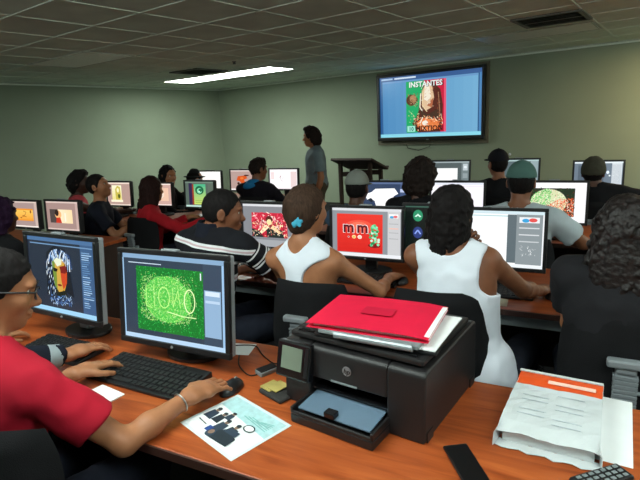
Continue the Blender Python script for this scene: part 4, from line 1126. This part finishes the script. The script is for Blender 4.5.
link('printed_text_lines', b, mat('wrapper_print_grey', 'b9c2c8', .6), t)
b = MB(); b.box(-w2-.004, w2+.004, d2+.001, d2+.004, .0, hh-.004); b.box(-w2-.006, w2+.004, d2-.006, d2+.006, hh, hh+.003); link('wrapper_end', b, wp, t)

# small things on the desk
t = thing('mobile_phone', 'flat black mobile phone at the bottom edge of the desk', 'phone', (-.20, 1.125, .7402), R(-57))
b = MB(); b.box(-.095, .075, -.033, .033, 0, .009); link('phone_case', b, M_black, t, bevel=.004)
b = MB(); b.box(-.085, .065, -.030, .030, .0091, .0095); link('glass', b, mat('phone_glass', '0a0a0c', .35, var=.02), t)
t = thing('remote_control', 'black remote control with pale buttons in the lower right corner', 'remote control', (.105, 1.215, .7402), R(44))
b = MB(); b.box(-.09, .055, -.027, .027, 0, .016); link('case', b, M_black, t, bevel=.006)
for i in range(7):
    for j in range(3):
        b = MB(); b.box(-.006, .006, -.0045, .0045, 0, .002); link('button', b, M_grey, t, loc=(-.07+.018*i, -.015+.015*j, .0158), bevel=.001)
t = slab('notepad', 'small white note pad beside the keyboard in front of the red shirt man', 'note pad', -1.395, 1.035, .7402, .13, .075, .005, R(-8), M_paper, .001)
t = thing('external_drive', 'little grey box with a dark top beside the printer screen', 'gadget', (-.955, 1.385, .7402), R(-25))
b = MB(); b.box(-.02, .025, -.045, .03, 0, .016); link('case', b, M_grey, t, bevel=.003)
b = MB(); b.box(-.017, .022, -.042, .027, .0161, .019); link('top', b, M_black, t, bevel=.002)
t = thing('card_pouch', 'dark pouch with yellow cards lying left of the printer', 'pouch', (-.845, 1.265, .7402), R(-20))
b = MB(); b.box(-.05, .065, -.04, .04, 0, .014); link('pouch', b, mat('pouch_dark', '262422', .8, bump=.4, bscale=60), t, bevel=.006)
b = MB(); b.box(-.055, -.005, -.028, .03, .0145, .018); b.box(-.03, .02, -.02, .04, .0182, .0205); link('card', b, mat('card_yellow', 'b5a45e', .6, var=.3), t)
for nm, pts, lb in (('usb_cable', [(-1.13, 1.45, .743), (-1.08, 1.38, .743), (-1.0, 1.33, .743), (-.97, 1.36, .743)], 'thin dark cable from the green screen to the small grey box'),
                    ('power_cable', [(-1.2, 1.52, .743), (-1.12, 1.545, .743), (-1.05, 1.49, .743), (-.96, 1.44, .743), (-.93, 1.49, .743)], 'black cable curling near the back edge of the front desk')):
    b = MB(); P = []
    for i in range(len(pts)-1):
        for k in range(6):
            a = k/6; p0 = Vector(pts[max(i-1, 0)]); p1 = Vector(pts[i]); p2 = Vector(pts[i+1]); p3 = Vector(pts[min(i+2, len(pts)-1)])
            P.append(.5*((2*p1)+(-p0+p2)*a+(2*p0-5*p1+4*p2-p3)*a*a+(-p0+3*p1-3*p2+p3)*a**3))
    P.append(Vector(pts[-1])); b.tube(P, .0025, 8); tag(link(nm, b, M_black), lb, 'cable')
slab('paper_sheet', 'white paper corner just behind the right edge of the green screen', 'paper', -1.17, 1.50, .7402, .12, .1, .001, R(15), M_paper, 0)
slab('paper_sheet', 'pale paper on the desk by the right elbow of the woman in the white blouse', 'paper', -.36, 2.36, .7402, .21, .1, .001, R(3), mat('paper_cream', 'b9b29a', .8), 0)

# ------------------------------------------------------------------ the people
TEE_RED = cloth('red', '9a1226'); NAVY = cloth('navy', '151823'); GREYT = cloth('blue_grey', '6f7f86'); LGREY = cloth('light_grey', 'aab6bc')
WHITE = cloth('white', 'd8dee8', .04); CHAR = cloth('charcoal', '1d1d20'); PINK = cloth('pink', 'b8474f'); STEELB = cloth('steel_blue', '3f5166')
def stripe_mat():
    m = cloth('striped', '14151a'); nt = m.node_tree; N = nt.nodes; L = nt.links; b = N['Principled BSDF']
    a = N.new('ShaderNodeAttribute'); a.attribute_name = 'band'
    def ramp(stops):
        r = N.new('ShaderNodeValToRGB'); r.color_ramp.interpolation = 'CONSTANT'
        dk = lin('15161b')+(1,); cols = {0: dk, 1: lin('d9dadd')+(1,), 2: lin('c4a9ae')+(1,)}
        e = r.color_ramp.elements; e[0].position = 0; e[0].color = dk; e[1].position = 1; e[1].color = dk
        for p, c in stops: x = e.new(p); x.color = cols[c]
        return r
    r1 = ramp([(.08, 1), (.12, 0), (.24, 1), (.27, 2), (.29, 1), (.32, 0), (.43, 1), (.47, 0), (.58, 1), (.605, 2), (.625, 1), (.65, 0), (.76, 1), (.79, 0), (.88, 1), (.898, 2), (.914, 1), (.932, 0), (.998, 1)])
    r2 = ramp([(.08, 1), (.11, 0), (.14, 1), (.17, 0), (.31, 1), (.345, 0), (.375, 1), (.41, 0), (.56, 1), (.60, 0)])
    s = N.new('ShaderNodeMath'); s.operation = 'SUBTRACT'; s.inputs[1].default_value = 10; L.new(a.outputs['Fac'], s.inputs[0])
    g = N.new('ShaderNodeMath'); g.operation = 'GREATER_THAN'; g.inputs[1].default_value = 5; L.new(a.outputs['Fac'], g.inputs[0])
    L.new(a.outputs['Fac'], r1.inputs[0]); L.new(s.outputs[0], r2.inputs[0])
    mx = N.new('ShaderNodeMix'); mx.data_type = 'RGBA'; L.new(g.outputs[0], mx.inputs['Factor']); L.new(r1.outputs[0], mx.inputs['A']); L.new(r2.outputs[0], mx.inputs['B'])
    L.new(mx.outputs['Result'], b.inputs['Base Color']); return m
STRIPE = stripe_mat()
Zu = (0, 0, 1)
def part(P, name, prims, m, h=.005, k=.01, noise=None):
    return link(name, sdf_mesh(name, prims, h, k, noise, (), P['base']), m, P['root'])
def ringpart(P, name, c, ax, r, t, m, n=28, flat=1.0):
    ax = Vector(ax).normalized(); a = ax.orthogonal().normalized(); bq = ax.cross(a); b = MB(); base = Vector(P['base'])
    pts = [Vector(c)-base+(a*math.cos(2*PI*i/n)+bq*math.sin(2*PI*i/n))*r for i in range(n+1)]
    b.tube(pts, t, 8, cap=False); return link(name, b, m, P['root'], smooth=True)
def desk_hands(u, v, z=.785, sp=.14, f=.42, d=(0, 1, 0)): return [((u+sp, v+f, z), d, Zu), ((u-sp, v+f, z), d, Zu)]

P = person('man in a red shirt and glasses typing at the green screen, lower left', (-1.43, .78, 1.205), 55, (-1.40, .65, .54), 92,
    [((-1.035, 1.07, .797), (.12, 1, -.10), (.1, .1, 1), (.5, -.3, -.9), .55, 1.1), ((-1.53, 1.03, .795), (.1, 1, -.06), (-.1, 0, 1), (-.6, 0, -1), .45, 1.08)], sk='tan', w=1.02, hpitch=16, nb=(-1.42, .70, 1.06),
    sh=((-1.245, .72, .965), (-1.61, .74, .965)), hair=('short', 'black'), top=('tee', TEE_RED), res=.008, hfine=.0042, arms=(.285, .235), sleeve=.68, hcurl=.55)
# glasses
C, F, S_, U = P['C'], P['F'], P['S'], P['U']; q = P['q']; B0 = np.array(P['base'])
g = MB()
for sd in (1, -1):
    g.tube([tuple(q(sd*.082, -.01, .004)-B0), tuple(q(sd*.080, .05, .008)-B0), tuple(q(sd*.066, .098, .008)-B0)], .0028, 8)
    pts = [tuple(q(sd*.036+.026*math.cos(a), .104-.006*abs(math.cos(a)), .0+.017*math.sin(a))-B0) for a in [2*PI*i/16 for i in range(17)]]
    g.tube(pts, .002, 6, cap=False)
g.tube([tuple(q(-.012, .108, .006)-B0), tuple(q(.012, .108, .006)-B0)], .002, 6)
link('glasses', g, M_black, P['root'])
W_ = np.array(P['A'][0][2]); E_ = np.array(P['A'][0][1])
ringpart(P, 'bracelet', W_*.83+E_*.17, W_-E_, .0285, .0028, M_steel)

P = person('person in a dark long sleeve with a pale cuff beyond the red shirt man', (-2.05, .74, 1.23), 90, (-2.02, .62, .56), 88,
    [((-1.69, 1.13, .795), (.12, 1, -.05), (0, 0, 1), None, .5, 1.08), ((-2.15, 1.1, .79), (0, 1, 0), Zu)], sk='tan', hair=('short', 'black'), top=('long', NAVY), res=.01, hfine=.006)
s0, e, Wd, d, up, sd = P['A'][0]
part(P, 'cuff', [cap(e*.30+Wd*.70, e*.12+Wd*.88, .045, .043, cut=True), dict(half(-(Wd-e), e*.30+Wd*.70))], cloth('cuff_grey', '8a9498'))

P = person('woman in a white racerback tank top with pinned-back brown hair at the red advert screen', (-1.115, 2.03, 1.222), 66, (-1.09, 2.02, .56), 84,
    [((-.855, 2.42, .79), (.25, 1, -.05), Zu, (.8, -.6, -.6)), ((-1.19, 2.39, .785), (0, 1, -.05), Zu)], sk='tan', w=.92, nb=(-1.125, 2.0, 1.06), sh=((-.975, 2.02, .975), (-1.285, 2.0, .975)), hair=('bob', 'brown'), top=('tank', WHITE), res=.008, hfine=.006, hpitch=4, arms=(.28, .25))
C, q = P['C'], P['q']
part(P, 'hair_clip', [cap(q(.03, -.092, -.058), q(.06, -.074, -.045), .012, .010), cap(q(.038, -.096, -.07), q(.054, -.086, -.03), .008, .007), cap(q(.058, -.082, -.065), q(.038, -.09, -.035), .008, .006)], mat('clip_turquoise', '3fa6c4', .4), h=.003)

P = person('woman in a white sleeveless blouse with dark wavy hair, chin resting on her hand', (-.445, 2.03, 1.222), 78, (-.36, 2.0, .56), 84,
    [((-.12, 2.44, .79), (.35, 1, -.05), Zu, (.5, -.5, -.8)), ((-.42, 2.15, 1.04), (.5, -.15, .6), (.1, 1, -.1), (.2, .6, -1.), 1.5, .9)], sk='brown', w=.98, nb=(-.435, 1.99, 1.08), sh=((-.295, 2.02, 1.035), (-.585, 2.0, 1.04)), hair=('wavy', 'black'), top=('sleeveless', WHITE), res=.008, hfine=.006, hpitch=4)

P = person('woman with long curly dark hair in a charcoal shirt at the right edge', (.16, 1.98, 1.20), 95, (.17, 1.97, .56), 90,
    [((.30, 2.38, .79), (0, 1, 0), Zu), ((.06, 2.36, .79), (0, 1, 0), Zu, (-.1, -.3, -1))], sk='tan', w=1.08, hair=('longcurly', 'curly'), top=('tee', CHAR), res=.009, hfine=.006, sh=((.34, 1.98, 1.02), (.0, 1.98, 1.02)))

P = person('man in a black polo shirt with white stripes, seen from behind beside the concert screen', (-1.60, 2.03, 1.195), 38, (-1.72, 1.95, .56), 70,
    [((-1.53, 2.30, .785), (-.6, .6, -.1), Zu, (1, .1, -.5)), ((-1.74, 2.33, .785), (.3, 1, 0), Zu, (.1, -.5, -1))], sk='brown', w=1.04, nb=(-1.66, 1.985, 1.085), sh=((-1.455, 1.99, 1.025), (-1.825, 2.0, 1.03)), hair=('short', 'black'), top=('stripe', STRIPE), res=.008, hfine=.005, hpitch=8, sleeve=.62, arms=(.27, .24))
part(P, 'collar', [cap(P['nb']-P['bU']*.005, P['nb']+P['bU']*.035, .078, .068), cap(P['nb']-P['bU']*.04, P['nb']+P['bU']*.08, .058, .056, op='-')], NAVY)

P = person('person with purple-dark hair at the far left edge', (-3.44, 2.0, 1.12), 88, (-3.45, 1.93, .5), 90, desk_hands(-3.44, 1.98), sk='dark', hair=('afro', 'purple'), top=('tee', BLK), res=.014, hfine=.009)
P = person('student with long reddish hair in a red top seen from behind', (-3.405, 3.34, 1.115), 75, (-3.45, 3.24, .5), 55, [((-2.98, 3.55, .80), (.8, .7, 0), Zu), ((-3.35, 3.72, .785), (0, 1, 0), Zu)], sk='tan', hair=('long', 'auburn'), top=('long', cloth('deep_red', '9c1620')), res=.013, hfine=.008, w=.95)
P = person('student in a grey cap and blue-grey shirt behind the red advert screen', (-1.43, 3.40, 1.135), 90, (-1.43, 3.31, .54), 90, desk_hands(-1.43, 3.38), sk='dark', hair=('cap', cloth('cap_grey', '7d837c')), top=('tee', STEELB), res=.013, hfine=.008, w=1.02)
P = person('student with a big dark mane in a black top, third row', (-.95, 3.40, 1.225), 72, (-.95, 3.31, .54), 85, desk_hands(-.95, 3.38), sk='dark', hair=('afro', 'dark'), top=('tee', BLK), res=.013, hfine=.007)
P = person('student in a teal cap and light grey shirt at the mosaic screen', (-.30, 3.30, 1.195), 88, (-.29, 3.24, .54), 90, [((-.08, 3.60, .79), (0, 1, 0), Zu, (1, 0, -.6)), ((-.45, 3.66, .785), (0, 1, 0), Zu)], sk='brown', hair=('cap', cloth('cap_teal', '4a6a64')), top=('tee', LGREY), res=.012, hfine=.007, w=1.1, sleeve=.65)
P = person('young man in a dark shirt at left looking up, in profile', (-4.01, 3.27, 1.145), 28, (-4.08, 3.22, .54), 40, [((-3.62, 3.35, .80), (1, .3, 0), Zu), ((-3.85, 3.62, .785), (.6, .8, 0), Zu)], sk='tan', hair=('short', 'black'), top=('tee', NAVY), res=.012, hfine=.006, hpitch=-14, sleeve=.7)
P = person('person in a pink top with dark hair behind the young man in profile', (-4.56, 3.5, 1.155), 35, (-4.62, 3.44, .54), 50, desk_hands(-4.5, 3.5), sk='deep', hair=('collar', 'black'), top=('sleeveless', PINK), res=.013, hfine=.008, w=.95)
P = person('student in a black cap and black shirt in the back row, right', (-.64, 4.80, 1.175), 125, (-.64, 4.72, .54), 95, desk_hands(-.64, 4.78), sk='brown', hair=('cap', cloth('cap_black', '15151b')), top=('long', BLK), res=.013, hfine=.007, hpitch=0)
part(P, 'cap_emblem', [ell(P['q'](.085, -.05, .075), (.012, .012, .012))], WHITE, h=.004)
P = person('student in a dark olive beanie leaning right in the back row', (.12, 4.70, 1.10), 85, (.16, 4.63, .52), 88, [((.50, 4.95, .80), (.5, 1, 0), Zu, (1, 0, -.3)), ((-.0, 5.08, .785), (0, 1, 0), Zu)], sk='dark', hair=('beanie', cloth('beanie_olive', '3c3b30')), top=('tee', BLK), res=.013, hfine=.008, w=1.12, nb=(.13, 4.67, .975), sh=((.33, 4.68, .93), (-.06, 4.68, .90)))
P = person('student in a dark hoodie with a bright blue collar between two back row screens', (-3.09, 4.60, 1.165), 65, (-3.09, 4.52, .54), 90, desk_hands(-3.09, 4.58), sk='brown', hair=('spiky', 'dark'), top=('long', cloth('dark_hoodie', '17131b')), res=.013, hfine=.007, w=1.05)
part(P, 'blue_collar', [cap(P['nb']-P['bU']*.02-P['bS']*.04, P['nb']+P['bU']*.02-P['bF']*.01, .085, .066), ell(P['nb']-P['bF']*.06-P['bS']*.03-P['bU']*.02, (.09, .05, .045)), cap(P['nb']-P['bU']*.04, P['nb']+P['bU']*.12, .056, .054, op='-')], cloth('bright_blue', '1f6d9e'), h=.006)
P = person('student in a dark brimmed hat in the left back row', (-4.09, 4.72, 1.035), 70, (-4.10, 4.66, .5), 85, desk_hands(-4.09, 4.70), sk='tan', hair=('fedora', cloth('felt_dark', '1c1f20')), top=('tee', BLK), res=.014, hfine=.009, w=.9)
P = person('curly dark haired woman in a dark top facing right at the left of the room', (-4.11, 4.30, 1.13), -8, (-4.16, 4.15, .54), 20, [((-3.70, 4.25, .72), (1, 0, 0), Zu), ((-3.72, 4.45, .72), (1, .2, 0), Zu)], sk='tan', hair=('wavy', 'black'), top=('long', BLK), res=.012, hfine=.006, w=.95)
P = person('standing instructor in a blue-grey short-sleeved shirt and khaki trousers', (-3.07, 5.85, 1.455), 192, (-3.03, 5.85, .83), 215, [((-3.14, 6.06, .70), (0, 0, -1), (-1, .6, 0)), ((-2.93, 5.64, .70), (-.1, 0, -1), (.9, -.4, 0), (1, .3, -.2))], sk='tan', hair=('collar', 'dark'), top=('tee', GREYT), res=.012, hfine=.006, stand=True, pants=cloth('khaki', '4b4438'), w=1.12, sleeve=.75, hpitch=3, hscale=1.08)

# ------------------------------------------------------------------ camera and world
wd = bpy.data.worlds.new('world'); SC.world = wd; wd.use_nodes = True
wd.node_tree.nodes['Background'].inputs[0].default_value = (.02, .022, .02, 1); wd.node_tree.nodes['Background'].inputs[1].default_value = 1
yaw, pitch, roll = 0.634736-R(9), 0.226038, 0.0532912
f = np.array([-math.sin(yaw)*math.cos(pitch), math.cos(yaw)*math.cos(pitch), -math.sin(pitch)]); r = np.array([math.cos(yaw), math.sin(yaw), 0]); u = np.cross(r, f)
r2 = math.cos(roll)*r-math.sin(roll)*u; u2 = math.sin(roll)*r+math.cos(roll)*u
cam = bpy.data.cameras.new('camera'); co = bpy.data.objects.new('camera', cam); COL.objects.link(co)
cam.sensor_width = 36; cam.lens = 503.2/640*36; cam.clip_start = .05
co.matrix_world = Matrix(((r2[0], u2[0], -f[0], 0), (r2[1], u2[1], -f[1], 0), (r2[2], u2[2], -f[2], 1.6), (0, 0, 0, 1)))
SC.camera = co
vs = SC.view_settings; SC.display_settings.display_device = 'sRGB'
vs.view_transform = 'Standard'; vs.look = 'None'; vs.gamma = 1; vs.exposure = 0; vs.use_curve_mapping = False
